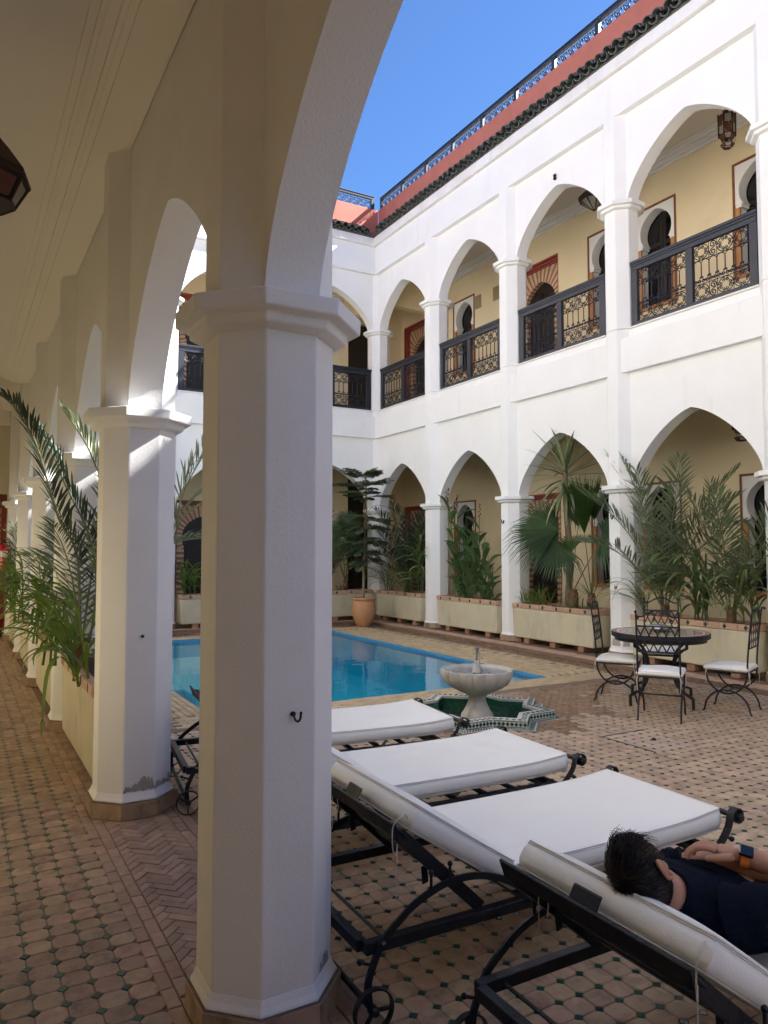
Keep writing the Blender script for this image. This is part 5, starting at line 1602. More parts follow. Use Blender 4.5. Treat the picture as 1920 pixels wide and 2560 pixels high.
fanleaf(fb, (0, 0, .2), (-.10, .02, 1.10), (-.75, -.6, .1), (-.02, .06, 1), .86, 'fan_leaf_bright', 26, 42, .80, seed=5, droop=0, fold=.14)
fanleaf(fb, (0, 0, .2), (.10, .02, 1.30), (-.6, -.7, .2), (.0, .05, 1), .56, 'fan_leaf', 24, 60, seed=6, droop=.03)
fanleaf(fb, (0, 0, .2), (-.10, -.30, 1.02), (-.7, -.3, .5), (-.1, -.9, .3), .52, 'fan_leaf', 32, 200, seed=7, droop=.25)
fanleaf(fb, (0, 0, .2), (-.05, .32, .86), (-.7, -.3, .5), (-.1, .9, .2), .42, 'fan_leaf_bright', 30, 200, seed=8, droop=.3)
for k in range(14): strap(fb, arcpath((0, 0, .15), k*79, rg.uniform(45, 80), rg.uniform(.3, .6), rg.uniform(20, 70), 5), .014, 'dry_leaf' if k % 3 == 0 else 'fan_leaf_bright', 'old_stalk')
def grass(loc, label, n, L, seed, mat='bright_leaf', wx=.12, wy=.35, name='ornamental_grass'):
    r = plant(name, loc, label, 'grass clump', 'grass clumps in the planters')
    rg = random.Random(seed)
    for q in range(n):
        strap(r, arcpath((rg.uniform(-wx, wx), rg.uniform(-wy, wy), -.02), rg.uniform(0, 360), rg.uniform(58, 86), L*rg.uniform(.5, 1.1), rg.uniform(35, 110), 6), rg.uniform(.010, .018), mat if rg.random() < .86 else 'dry_leaf', 'blade')
    return r
grass((7.80, 8.86, ZS), 'bright green grass tuft at the left end of the yucca planter', 95, .48, 41, wy=.22)
grass((7.78, 7.95, ZS), 'short bright grass growing round the fan palm trunks', 45, .40, 43, wy=.35)

# --- cannas
cn = plant('canna', (7.86, 10.5, ZS), 'tall canna lilies with broad leaves and a few red flowers', 'canna')
rg = random.Random(51)
def canna_leaf(root, base, az, el, L, w):
    return strap(root, arcpath(base, az, el, L, rg.uniform(25, 70), 7, rg.uniform(-20, 20)), w, 'canna_leaf', 'broad_leaf', fold=.30, peak=.5, tw=rg.uniform(-.5, .5))
stems = [(.72, 1.85, .9), (.52, 1.72, .55), (.40, 1.35, .2), (.20, 1.45, .25), (.02, 1.40, -.1), (-.16, 1.48, -.12), (-.30, 1.1, -.2), (-.5, .8, -.1), (-.62, .6, -.15), (.62, .9, .3), (.3, .75, .1), (-.05, .7, 0), (.5, .6, .1), (-.4, .55, 0), (.12, .9, .05)]
for i, (y, h, lean) in enumerate(stems):
    st = [Vector((rg.uniform(-.1, .1), y*.75, -.03)), Vector((-.02, y*.75 + lean*.12, h*.5)), Vector((rg.uniform(-.08, .04), y*.75 + lean*.34, h))]
    sp_ = smoothpath(st, 6)
    MB().tube(sp_, lambda u: .011*(1-.5*u), 6).build('stem', 'canna_leaf', cn, smooth=60)
    nl = int(3 + h*3.4)
    for q in range(nl):
        t = .10 + .84*q/nl if h > 1.0 else .05 + .9*q/nl
        b = sp_[int(t*(len(sp_)-1))]
        canna_leaf(cn, b, (q % 2)*180 + 90 + rg.uniform(-60, 60) + i*31, rg.uniform(48, 78), rg.uniform(.30, .46), rg.uniform(.105, .155))
    if i in (0, 1):
        for q in range(11): MB().ball(st[2] + Vector((rg.uniform(-.02, .02), rg.uniform(-.025, .025), .03*q - .15)), rg.uniform(.011, .018), 6, 5, (1, 1, 1.5)).build('bud', 'petal_dk' if q % 3 else 'dry_leaf', cn, smooth=60)
    if i in (4,):
        for q in range(6): strap(cn, arcpath(st[2], q*60, rg.uniform(30, 75), .085, 60, 4), .034, 'petal', 'petal', peak=.6)
    if i == 5:
        for q in range(6): MB().ball(st[2] + Vector((rg.uniform(-.015, .015), rg.uniform(-.02, .02), .04*q - .02)), .011, 6, 5, (1, 1, 1.6)).build('bud', 'petal_dk', cn, smooth=60)

# --- dusty palm and cane in the corner bay
date_palm((7.88, 12.85, ZS), 'upright dusty palm in the last arch before the corner', 3,
    [(90, 82, 1.8, 22), (120, 74, 1.6, 50), (-90, 72, 1.7, 55), (60, 76, 1.7, 35), (-70, 80, 1.8, 30), (180, 80, 1.7, 35), (200, 62, 1.4, 80), (150, 55, 1.3, 85), (270, 58, 1.3, 85), (100, 64, 1.5, 65), (240, 72, 1.5, 55), (0, 80, 1.7, 25)], mat='palm_leaf_dark', th=.25)
cane((7.76, 12.10, ZS), 'maize-like cane with pale tassels at the third arch column', 9, 6, .8, .14, hgt=1.35, w=.06, tas=True)
cane((7.70, 13.25, ZS), 'thin cane arching over the urn from the corner planter', 10, 5, .8, .15, hgt=.55, w=.02, bias=150)
cane((7.70, 12.45, ZS), 'low cane leaves hanging over the rim beside the urn', 13, 5, .7, .2, hgt=.35, w=.024, bias=200)

# --- far wing planters
fc1 = plant('fan_palm', (7.05, 13.92, ZS), 'dark fan palm in the far planter behind the urn', 'palm', 'fan palms in the planters')
trunk(fc1, [(0, 0, -.05), (0, 0, .25)], .05, .045, 'fibre', bumps=.1)
for k, (dx, dz, nx) in enumerate(((-.18, 1.15, -.3), (.15, .95, .3), (-.40, .95, -.6), (.02, 1.4, 0), (-.25, .75, -.5))):
    fanleaf(fc1, (0, 0, .2), (dx, -.12, dz), (nx, -.85, .35), (nx, .0, 1), .46, 'fan_leaf', 32, 230, seed=60+k, droop=.22)
date_palm((6.55, 13.90, ZS), 'feathery palm in the far planter beside the big column', 5, [(180, 72, 1.7, 50), (0, 70, 1.8, 55), (60, 82, 1.9, 25), (-90, 70, 1.4, 70), (150, 78, 1.9, 35), (30, 62, 1.5, 70), (210, 60, 1.4, 75), (-40, 64, 1.5, 60)], th=.2)
grass((6.88, 13.80, ZS), 'small spiky clump on the far planter rim', 26, .30, 61, mat='palm_leaf', wx=.10, wy=.06)
cane((3.85, 13.9, ZS), 'green cane in the middle planter of the far wing', 14, 5, .6, .25, hgt=.6, w=.05, mat='bright_leaf')
cane((4.75, 13.9, ZS), 'short green cane at the right end of the middle far planter', 15, 5, .6, .25, hgt=.5, w=.05)
date_palm((2.2, 13.9, ZS), 'feathery palm in the far left planter', 6, [(180, 72, 1.5, 50), (0, 70, 1.5, 55), (60, 82, 1.6, 25), (-90, 70, 1.3, 70), (120, 66, 1.4, 60), (220, 60, 1.2, 70)])

# --- potted tree in the urn
ut = plant('potted_tree', (6.93, 12.90, .52), 'slender potted conifer with feathery tiered branches in the urn', 'tree')
trunk(ut, [(-.02, 0, -.03), (.0, .01, .35), (-.01, 0, .70), (.02, .01, 1.15), (.05, .0, 1.75), (.04, 0, 2.42)], .030, .012, 'bark')
trunk(ut, [(.0, 0, .70), (.05, .01, .95), (.01, .0, 1.4), (.0, .0, 1.9)], .016, .010, 'bark', name='limb')
MB().ball((.0, .0, .68), .05, 10, 8, (1, 1, .8)).build('stem_knot', 'bark', ut, smooth=60)
rg = random.Random(71)
def spray(z, az, L, el, dr, cx=.03):
    f = frond(ut, arcpath((cx, 0, z), az, el, L, dr, 7, rg.uniform(-10, 10)), int(34*L/.5), .115, .020, 'conifer_leaf', name='branch', t0=.22, vee=.25, rad=.006, seed=rg.randint(0, 9999), droopl=.25, fwd=(66, 40))
    for sgn in (-1, 1):
        for q in (.3, .5, .7):
            p0 = Vector(arcpath((cx, 0, z), az, el, L, dr, 7)[int(q*7)])
            frond(ut, arcpath(p0, az + sgn*42, 8, L*.48, 22, 5), 20, .095, .018, 'conifer_leaf', name='twig', t0=.12, vee=.25, rad=.004, seed=rg.randint(0, 9999), droopl=.25, fwd=(66, 40))
for z, n, L, el in ((2.40, 6, .50, 28), (2.22, 6, .62, 12), (2.02, 5, .60, 2), (1.62, 5, .52, -2), (1.42, 6, .52, -6), (1.18, 6, .48, -8), (.98, 4, .42, -10), (.82, 3, .40, -16)):
    for k in range(n): spray(z + rg.uniform(-.05, .05), k*360/n + z*133 + rg.uniform(-20, 20), L*rg.uniform(.75, 1.15), el + rg.uniform(-8, 10), rg.uniform(5, 32))
MB().tube(smoothpath([(0, 0, 1.66), (.25, -.02, 1.86), (.62, .0, 1.80), (.85, .0, 1.62)], 6), .004, 5).build('bare_twig', 'bark', ut)
MB().tube(smoothpath([(0, 0, 1.5), (-.2, .0, 1.55), (-.5, .0, 1.72)], 6), .004, 5).build('bare_twig', 'bark', ut)
for q in range(60):
    a = rg.uniform(0, 2*PI); rr = rg.uniform(.02, .18)
    strap(ut, arcpath((rr*math.cos(a), rr*math.sin(a), 0.0), math.degrees(a), rg.uniform(20, 70), rg.uniform(.05, .10), 60, 3), .016, 'conifer_leaf', 'ground_leaf')

# --- left arcade: dark palm leaning into the corridor and bright drooping cane
lp = plant('date_palm', (.80, 5.85, .60), 'dark palm behind the second column, one long frond arching into the corridor', 'palm', 'feathery palms in the planters')
trunk(lp, [(0, 0, -.05), (0, 0, .25)], .06, .05, 'fibre', bumps=.12)
def wpath(P): return [Vector((x - .80, y - 5.85, z - .60)) for x, y, z in P]
paths = [
    ([(.80,5.86,.7),(.78,5.88,1.2),(.755,5.9,1.5),(.653,5.85,1.667),(.591,5.8,1.811),(.535,5.72,1.978),(.478,5.6,2.135),(.412,5.45,2.26),(.286,5.3,2.424),(.15,5.18,2.50)], 60, .25),
    ([(.84,5.9,.7),(.9,5.9,1.1),(.889,5.9,1.4),(.827,5.9,1.65),(.749,5.9,1.82),(.661,5.9,1.998),(.603,5.9,2.155),(.528,5.9,2.289),(.466,5.95,2.42)], 46, .24),
    ([(.88,5.7,.7),(.90,5.6,1.5),(.865,5.6,2.0),(.831,5.6,2.108),(.774,5.6,2.24),(.7,5.6,2.36),(.6,5.6,2.5)], 40, .26),
    ([(.9,5.8,.7),(1.2,5.7,1.2),(1.404,5.6,1.6),(1.431,5.6,1.825),(1.51,5.6,2.04),(1.62,5.6,2.24),(1.72,5.6,2.5)], 46, .36)]
for i, (P, nl, ll) in enumerate(paths):
    frond(lp, wpath(P), nl, ll, .019, 'palm_leaf_dark' if i < 2 else 'palm_leaf', seed=500 + i, t0=.30 if i < 3 else .16, vee=.75 if i < 3 else .42, fwd=(44, 20) if i < 3 else (58, 28))
for i, s in enumerate([(60, 78, 1.7, 40), (20, 66, 1.5, 70), (100, 72, 1.3, 55)]):
    frond(lp, arcpath((0, 0, .15), *s), 34, .30, .018, 'palm_leaf', seed=540 + i, vee=.45)
# cane at the corridor side
rg = random.Random(81)
lc = plant('giant_cane', (.72, 5.55, .60), 'bright green cane drooping out of the planter into the corridor', 'cane plant', 'leafy canes in the planters')
for k in range(6):
    y = rg.uniform(-.25, .75); h = rg.uniform(.22, .62)
    st = [Vector((rg.uniform(-.05, .1), y, -.03)), Vector((rg.uniform(-.12, .02), y + rg.uniform(-.05, .05), h))]
    MB().tube(st, lambda u: .010*(1-.5*u), 6).build('stalk', 'bright_leaf', lc, smooth=60)
    for q in range(7):
        b = st[0].lerp(st[1], .15 + .85*q/7)
        az = 180 + rg.uniform(-85, 85) if rg.random() < .75 else rg.uniform(-90, 90)
        strap(lc, arcpath(b, az, rg.uniform(40, 76), rg.uniform(.30, .60), rg.uniform(95, 155), 8, rg.uniform(-30, 30)), rg.uniform(.026, .046), 'bright_leaf' if rg.random() < .8 else 'cane_leaf', tw=rg.uniform(-.9, .9))
for P in ([(.72, 5.35, .62), (.60, 5.28, .80), (.52, 5.22, .72), (.49, 5.20, .45), (.485, 5.2, .30)], [(.74, 5.4, .62), (.5, 5.3, .95), (.35, 5.3, .85), (.26, 5.3, .62)], [(.74, 5.6, .9), (.55, 5.6, 1.42), (.42, 5.6, 1.40), (.36, 5.6, 1.28)], [(.74, 5.6, .9), (.66, 5.62, 1.45), (.5, 5.6, 1.50), (.37, 5.6, 1.38)]):
    strap(lc, [Vector((x - .72, y - 5.55, z - .60)) for x, y, z in P], .042, 'bright_leaf')
cane((.74, 6.55, .60), 'bright cane at the far end of the first left planter', 16, 6, .6, .14, hgt=.6, w=.036, mat='bright_leaf', bias=190)
for i, y in enumerate((8.2, 10.5, 12.8)):
    cane((.76, y, .60), ['yellow-green cane in the planter past the third left column', 'bright cane in the planter past the fourth left column', 'bright leaves in the last corridor planter before the red door'][i], 17 + i, 6, .6, .16, hgt=.75, w=.04, mat='bright_leaf', bias=200)
date_palm((.85, 8.3, .60), 'palm rising behind the third left column', 7, [(0, 70, 1.8, 45), (60, 80, 1.8, 30), (-60, 76, 1.6, 45), (100, 62, 1.4, 70)])
date_palm((.82, 12.7, .60), 'small palm at the end of the corridor in front of the red door', 8, [(196, 62, .9, 60), (0, 72, 1.3, 50), (90, 80, 1.3, 30)])
# ---------------------------------------------------------------- lanterns
def chain(root, a, b):
    a, b = Vector(a), Vector(b); n = max(3, int((a-b).length/.035)); m = MB()
    for k in range(n):
        c = a.lerp(b, (k+.5)/n); h = (a-b).length/n*.62
        ax = Vector((1, 0, 0)) if k % 2 else Vector((0, 1, 0))
        m.tube([c + ax*(.009*math.cos(t)) + Vector((0, 0, h*math.sin(t))) for t in np.linspace(0, 2*PI, 9)[:-1]], .0022, 4, closed=True)
    m.build('chain', 'rust', root, smooth=60)
def dish_lantern(loc, label, ztop, R0=.24, rz=0.0, pointed=False):
    """star-dish lantern: six-sided, dark metal upper cone, glazed lower cone"""
    r = empty('lantern', loc, rz, label, 'lantern', 'metal and glass lanterns of the galleries')
    n = 8; rb = .015 if pointed else .13; zb = -.19 if pointed else -.115
    ring = lambda rr, z, o=0: [Vector((rr*math.cos(2*PI*(k+o)/n), rr*math.sin(2*PI*(k+o)/n), z)) for k in range(n)]
    top, rim, rim2, low = ring(.04, .215), ring(R0, .03), ring(R0, 0), ring(rb, zb)
    MB().loft([ring(.02, .36), ring(.022, .25), top, ring(R0*.62, .125), rim, rim2]).build('hood', 'rust', r)
    m = MB()
    for k in range(n):
        a, b, c, d = rim2[k]*.985, rim2[(k+1) % n]*.985, low[(k+1) % n], low[k]
        g = MB(); q = lambda u, v: a.lerp(b, u).lerp(d.lerp(c, u), v)
        g.add([q(.12, .16), q(.88, .16), q(.86, .90), q(.14, .90)], [(0, 1, 2, 3)]).build('glass_pane', 'glassy' if k % 2 else 'glassr' if not pointed else 'glassy', r, fix=False)
        m.tube([rim2[k], low[k]], .007, 5); m.tube([rim2[k], rim2[(k+1) % n]], .010, 5); m.tube([low[k], low[(k+1) % n]], .006, 5)
        # leaf-shaped metal spandrels in the pane corners
        m.add([q(0, .0), q(1, .0), q(.88, .16), q(.5, .10), q(.12, .16)], [(0, 1, 2, 3, 4)])
    if not pointed: m.add(low, [tuple(range(n))])
    m.build('lantern_frame', 'rust', r)
    chain(r, (0, 0, .36), (0, 0, ztop - loc[2]))
    return r
dish_lantern((.055, 3.7, 3.165), 'dark star-shaped lantern hanging from the cream corridor ceiling at the left edge', 3.90, .19, R(9))
dish_lantern((8.62, 8.34, 7.06), 'pointed glass-bottomed lantern hanging in the upper arch above the brass-numbered door', CEIL2, .25, R(12), True)
def tall_lantern(loc, label, ztop):
    r = empty('lantern', loc, R(14), label, 'lantern', 'metal and glass lanterns of the galleries')
    n = 6; rr = .105
    ring = lambda q, z: [Vector((q*math.cos(2*PI*k/n), q*math.sin(2*PI*k/n), z)) for k in range(n)]
    m = MB().loft([ring(.018, .30), ring(.024, .25), ring(.03, .20), ring(.10, .165)])
    A, B, D = ring(rr, .16), ring(rr*.97, -.10), ring(rr*.62, -.165)
    for k in range(n):
        q = (k+1) % n
        m.tube([A[k] + Vector((0, 0, .028)), B[k] - Vector((0, 0, .03))], .010, 4); m.tube([A[k], A[q]], .006, 4); m.tube([B[k], B[q]], .006, 4); m.tube([B[k], D[k]], .006, 4); m.tube([D[k], D[q]], .007, 4)
        for (a, b, c, d), mt in (((A[k], A[q], A[q].lerp(B[q], .48), A[k].lerp(B[k], .48)), 'glassy' if k % 2 else 'glassr'), ((A[k].lerp(B[k], .52), A[q].lerp(B[q], .52), B[q], B[k]), 'glassr' if k % 2 else 'glassy'), ((B[k], B[q], D[q], D[k]), 'glassy' if k % 2 else 'glassr')):
            g = MB(); f = lambda u, v: a.lerp(b, u).lerp(d.lerp(c, u), v)
            g.add([f(.14, .08), f(.86, .08), f(.86, .75), f(.5, .97), f(.14, .75)], [(0, 1, 2, 3, 4)]).build('glass_pane', mt, r, fix=False)
        m.tube([A[k].lerp(B[k], .5), A[q].lerp(B[q], .5)], .006, 4)
    # dropped ring at the foot on small chains
    E_, F_ = ring(.085, -.225), ring(.06, -.265)
    for k in range(n):
        q = (k+1) % n
        m.tube([E_[k], E_[q]], .005, 4); m.tube([F_[k], F_[q]], .005, 4); m.tube([E_[k], F_[k]], .005, 4)
        MB().add([E_[k], E_[q], F_[q], F_[k]], [(0, 1, 2, 3)]).build('glass_pane', 'glassy' if k % 2 else 'glassr', r, fix=False)
        if k % 2: m.tube([B[k], E_[k]], .003, 4)
    m.build('lantern_frame', 'rust', r)
    chain(r, (0, 0, .30), (0, 0, ztop - loc[2]))
    return r
tall_lantern((8.6, 5.98, 7.02), 'tall amber glass lantern hanging in the upper arch at the top right', CEIL2)
tall_lantern((8.6, 5.88, 3.15), 'tall lantern half hidden by the lower arch at the right edge', Z_SOF + .07)
# hooks and small fixtures on columns
def hook(wg, p, dr, s=1.0, nm='hook'):
    p, dr = Vector(p), Vector(dr).normalized(); z = Vector((0, 0, 1))
    m = MB().tube([p - dr*.004, p + dr*.012*s], .012*s, 10)
    m.tube([p + dr*(.012 + .026*(1 - math.cos(a)))*s*1.0 - z*.030*s*math.sin(a) for a in np.linspace(0, PI, 10)] + [p + dr*.066*s + z*.012*s], lambda u: .0048*s*(1 + .25*u), 7)
    m.ball(p + dr*.066*s + z*.014*s, .0075*s)
    m.build(nm, 'iron', wg, smooth=60, world=True, label='hook screwed into the column face')
hook(wing_l, (.925, 2.195, .985), (.25, -1, 0), .66)
MB().tube([(.92, 4.376, 1.01), (.92, 4.35, 1.01)], .008, 7).build('hook', 'iron', wing_l, world=True)
hook(wing_r, (7.635, 9.44, 1.96), (-1, -.5, 0), 1.3)
hook(wing_r, (7.635, 7.13, 1.95), (-1, -.4, 0), 1.3)
hook(wing_r, (7.635, 7.09, 1.005), (-1, -.4, 0), 1.0)
MB().lathe([(.01, 0), (.03, .02), (.022, .05), (.03, .075), (.01, .10)], 8, (7.735, 8.28, 7.115)).build('rusty_fixture', 'rust', wing_r, world=True)  # small rusty fixture on the wall above the upper arch
# peeling render above the plinths: thin broken flakes of bare render with ragged edges
def peel(wg, cx, cy, faces, z0, hmax, seed, hc=.215):
    rg = random.Random(seed); oc = octagon(hc + .0001, hc*.4186 + .0002, (cx, cy))
    for i, (f0, f1) in faces:
        A, B = Vector((*oc[i], 0)), Vector((*oc[(i+1) % 8], 0)); t = (B-A); nr = Vector((t.y, -t.x, 0)).normalized()
        n = 34; lo, hi = [], []; h = .5; lo_h = 0
        for k in range(n+1):
            u = f0 + (f1-f0)*k/n
            h = min(1, max(.25, h + rg.uniform(-.16, .17))); j = rg.uniform(-.10, .10)
            e = min(1, k/3, (n-k)/3)
            hi.append(A + t*u + nr*.0014 + Vector((0, 0, z0 + .012 + hmax*max(0, (h + j))*e)))
            lo.append(A + t*u + nr*.0014 + Vector((0, 0, z0 + .010*rg.random())))
        m = MB(); 
        m.add([tuple(p) for p in lo + hi], [(k, k+1, n+2+k, n+1+k) for k in range(n)])
        m.build('bare_render', 'peel', wg, world=True, fix=False)
# octagon edge order: 0 +x, 1 +x+y, 2 +y, 3 -x+y, 4 -x, 5 -x-y, 6 -y, 7 +x-y
peel(wing_l, XL, 4.58, [(6, (.0, 1)), (7, (.0, 1))], .141, .07, 3, .2045)
peel(wing_l, XL, 2.40, [(7, (.3, .8))], .141, .04, 8, .2045)
peel(wing_r, XR, 7.11, [(4, (.1, .9)), (5, (.1, .6))], .22, .16, 5)

# ---------------------------------------------------------------- corridor end: extinguisher and red bin
ex = empty('fire_extinguisher', (.665, 13.72, 1.15), 0, 'red fire extinguisher with a white label on the last left column', 'fire extinguisher')
MB().lathe([(.07, .0), (.078, .015), (.078, .36), (.066, .41), (.03, .44), (.025, .46)], 24).build('cylinder', 'extred', ex, smooth=40)
m = MB(); m.box(-.02, .02, -.015, .015, .46, .50); m.obox((.02, 0, .52), (.05, 0, .012), (0, .008, 0), (0, 0, .006)); m.build('valve', 'iron', ex)
m = MB(); n = 8
for k in range(n):
    a0, a1 = R(-150 + 90*k/n), R(-150 + 90*(k+1)/n); rr = .0795
    m.add([(rr*math.cos(a0), rr*math.sin(a0), .22), (rr*math.cos(a1), rr*math.sin(a1), .22), (rr*math.cos(a1), rr*math.sin(a1), .33), (rr*math.cos(a0), rr*math.sin(a0), .33)], [(0, 1, 2, 3)])
m.build('label', 'paper', ex, fix=False)
MB().tube(smoothpath([(.0, -.01, .48), (.07, -.03, .44), (.09, -.03, .25), (.085, -.02, .08)], 6), .008, 6).build('hose', 'iron', ex, smooth=60)
bn = empty('bucket', (.57, 14.5, 0), 0, 'red bucket on the corridor floor below the extinguisher', 'bucket')
MB().lathe([(.11, .004), (.115, .01), (.15, .30), (.158, .305), (.158, .315), (.145, .315), (.108, .02)], 24).build('bucket_body', 'extred', bn, smooth=40)
MB().tube([(.15*math.cos(a), .02, .30 + .06*math.sin(a)*-1) for a in np.linspace(0, PI, 12)], .004, 5).build('bucket_handle', 'iron', bn, smooth=60)

# ---------------------------------------------------------------- the lying man
pr = empty('person', (1.8, 1.3, .38), 0, 'dark-haired man in a navy t-shirt lying with folded arms, watch with an orange strap', 'person')
PO = Vector(pr.location)
def skin(name, V, E, rad, mat, root=0, sub=2, parent=None):
    me = bpy.data.meshes.new(name)
    me.from_pydata([tuple(Vector(v) - PO) for v in V], E, [])
    o = bpy.data.objects.new(name, me); C.objects.link(o)
    o.parent = parent or pr
    md = o.modifiers.new('skin', 'SKIN'); md.use_smooth_shade = True
    for i, d in enumerate(me.skin_vertices[0].data):
        rr = rad[i]; d.radius = rr if isinstance(rr, tuple) else (rr, rr); d.use_root = (i == root)
    s = o.modifiers.new('sub', 'SUBSURF'); s.levels = sub; s.render_levels = sub
    me.materials.append(M[mat])
    return o
HC = Vector((1.602, 1.42, .632)); HS = .92
cr_, cu_, cw_ = Vector((.664, -.748, 0)), Vector((.278, .247, .927)), Vector((-.693, -.615, .372))
U_ = (cw_*.70 - cr_*.62 + cu_*.34).normalized(); F_ = cu_*.76 - cw_*.60 - cr_*.10; F_ = (F_ - U_*F_.dot(U_)).normalized(); E_ = F_.cross(U_)
HM = Matrix((E_, F_, U_)).transposed()
def hw(p): return HC + HM @ (Vector(p)*HS)
# body: one continuous skinned surface, pelvis is the root
neck0 = hw((0, -.020, -.075)); nb = Vector((1.706, 1.412, .568))
V = [(2.42, 1.37, .465), (2.2, 1.385, .478), (2.0, 1.40, .492), (1.86, 1.41, .510), nb, neck0,
     # right (near) arm, folded over
     (1.81, 1.245, .545), (1.89, 1.190, .570), (2.020, 1.185, .598), (1.962, 1.262, .636), (1.904, 1.340, .652),
     # left (far) arm, its forearm under the right hand
     (1.81, 1.570, .525), (1.86, 1.520, .555), (1.905, 1.465, .588), (1.935, 1.340, .618), (1.965, 1.225, .612), (1.972, 1.200, .602),
     # legs
     (2.52, 1.27, .455), (2.84, 1.25, .45), (3.06, 1.24, .41), (2.52, 1.45, .455), (2.84, 1.46, .45), (3.08, 1.46, .41), (3.16, 1.23, .42), (3.18, 1.47, .42)]
E = [(0,1),(1,2),(2,3),(3,4),(4,5),(3,6),(6,7),(7,8),(8,9),(9,10),(3,11),(11,12),(12,13),(13,14),(14,15),(15,16),(0,17),(17,18),(18,19),(0,20),(20,21),(21,22),(19,23),(22,24)]
Rr = [.115,.11,.115,.10,.062,.054,.050,.046,.040,.037,.0265,.050,.046,.040,.036,.028,.025,.085,.060,.040,.085,.060,.040,.034,.034]
body = skin('body', V, E, Rr, 'skin')
# right hand: palm, four curled fingers, thumb - resting over the other forearm
wr = Vector((1.904, 1.340, .652)); hd = Vector((-.52, .84, .06)).normalized(); hs = Vector((-.80, -.50, .10)).normalized()   # hs points to the thumb side
hn = hd.cross(hs).normalized()
if hn.z < 0: hn = -hn
def hp_(a, b, c): return wr + hd*a + hs*b + hn*c
hv = [hp_(-.012, 0, 0), hp_(.03, .002, .002), hp_(.062, .002, .006)]; he = [(0, 1), (1, 2)]; hr = [(.026, .020), (.033, .017), (.036, .0155)]
hand = skin('hand', hv, he, hr, 'skin', 0, 2)
for q, (b, L_) in enumerate(((.028, .068), (.0095, .076), (-.009, .071), (-.026, .056))):
    P = [hp_(.055, b*.85, .004), hp_(.078, b, .008), hp_(.078 + L_*.42, b*1.04, .002), hp_(.078 + L_*.70, b*1.05, -.018), hp_(.078 + L_*.76, b*1.05, -.036)]
    skin('finger', P, [(0, 1), (1, 2), (2, 3), (3, 4)], [.0098, .0096, .0088, .008, .0068], 'skin', 0, 2, hand)
P = [hp_(.012, .022, -.002), hp_(.035, .040, -.004), hp_(.060, .050, -.010), hp_(.084, .050, -.018)]
skin('thumb', P, [(0, 1), (1, 2), (2, 3)], [.0125, .0115, .0098, .0082], 'skin', 0, 2, hand)
lw = Vector((1.972, 1.200, .602)); ld = Vector((.2, -.70, -.68)).normalized(); ls = ld.cross(Vector((0, 0, 1))).normalized()
lh = skin('hand', [lw - ld*.01, lw + ld*.035, lw + ld*.07], [(0, 1), (1, 2)], [(.025, .019), (.03, .017), (.034, .015)], 'skin', 0, 2)
for q, b in enumerate((-.026, -.009, .009, .026)):
    P = [lw + ld*.06 + ls*b*.85, lw + ld*.09 + ls*b - Vector((0, 0, .003)), lw + ld*.12 + ls*b - Vector((0, 0, .014)), lw + ld*.137 + ls*b - Vector((0, 0, .03))]
    skin('finger', P, [(0, 1), (1, 2), (2, 3)], [.0095, .0092, .0082, .007], 'skin', 0, 2, lh)
P = [lw + ld*.02 + ls*.024, lw + ld*.04 + ls*.042, lw + ld*.07 + ls*.05 - Vector((0, 0, .012))]
skin('thumb', P, [(0, 1), (1, 2)], [.012, .011, .0085], 'skin', 0, 2, lh)
# watch
wd_ = (Vector((1.904, 1.340, .652)) - Vector((1.962, 1.262, .636))).normalized()
wc = Vector((1.910, 1.328, .650)); wu = (Vector((-.35, -.55, .75)) - wd_*wd_.dot(Vector((-.35, -.55, .75)))).normalized(); wsd = wd_.cross(wu)
m = MB(); n = 28
m.tube([wc - PO + (wu*math.cos(2*PI*k/n)*.0262 + wsd*math.sin(2*PI*k/n)*.0300) for k in range(n)], 0, closed=True, flat=(.0105, .0014), up=tuple(wd_))
wt = m.build('watch_strap', 'orange', pr, smooth=50)
MB().obox(wc - PO + wu*.0315, wd_*.0185, wsd*.0165, wu*.0055).build('watch_case', 'blackgl', wt, bevel=.004, seg=3)
# head
def headpt(th, ph):
    """th from crown, ph around: 0 = right ear side, 90 = face"""
    x, y, z = math.sin(th)*math.cos(ph), math.sin(th)*math.sin(ph), math.cos(th)
    f = max(0, y)
    X = .074*x*(1 - .18*max(0, -z)*(1 if True else 0)); Y = (.098 if y > 0 else .092)*y; Z = (.108 if z > 0 else .118)*z
    if z < -.2: Y += .012*(-z)*max(0, y); X *= 1 - .14*(-z)
    if z < -.2 and y < 0: Y *= 1 - .28*min(1, (-z - .2))
    # brow, eye sockets, nose, lips, chin
    def g(a, b, s): return math.exp(-((X - a)**2 + (Z - b)**2)/s**2)
    if y > .3:
        Y += .020*math.exp(-(X/.011)**2)*math.exp(-((Z + .018)/.024)**2) + .010*math.exp(-(X/.008)**2)*math.exp(-((Z - .008)/.02)**2)
        Y -= .009*(g(.031, .006, .014) + g(-.031, .006, .014)); Y += .004*(g(.03, .028, .02) + g(-.03, .028, .02))
        Y += .005*g(0, -.058, .016) - .003*g(0, -.068, .010) + .008*g(0, -.096, .018)
    return (X, Y, Z)
m = MB(); NT, NP = 44, 56
m.loft([[tuple(hw(headpt(PI*(i + .15)/(NT + .3), 2*PI*j/NP)) - PO) for j in range(NP)] for i in range(NT + 1)])
head = m.build('head', 'skin', pr, smooth=80)
def hl(p): return tuple(hw(p) - PO)
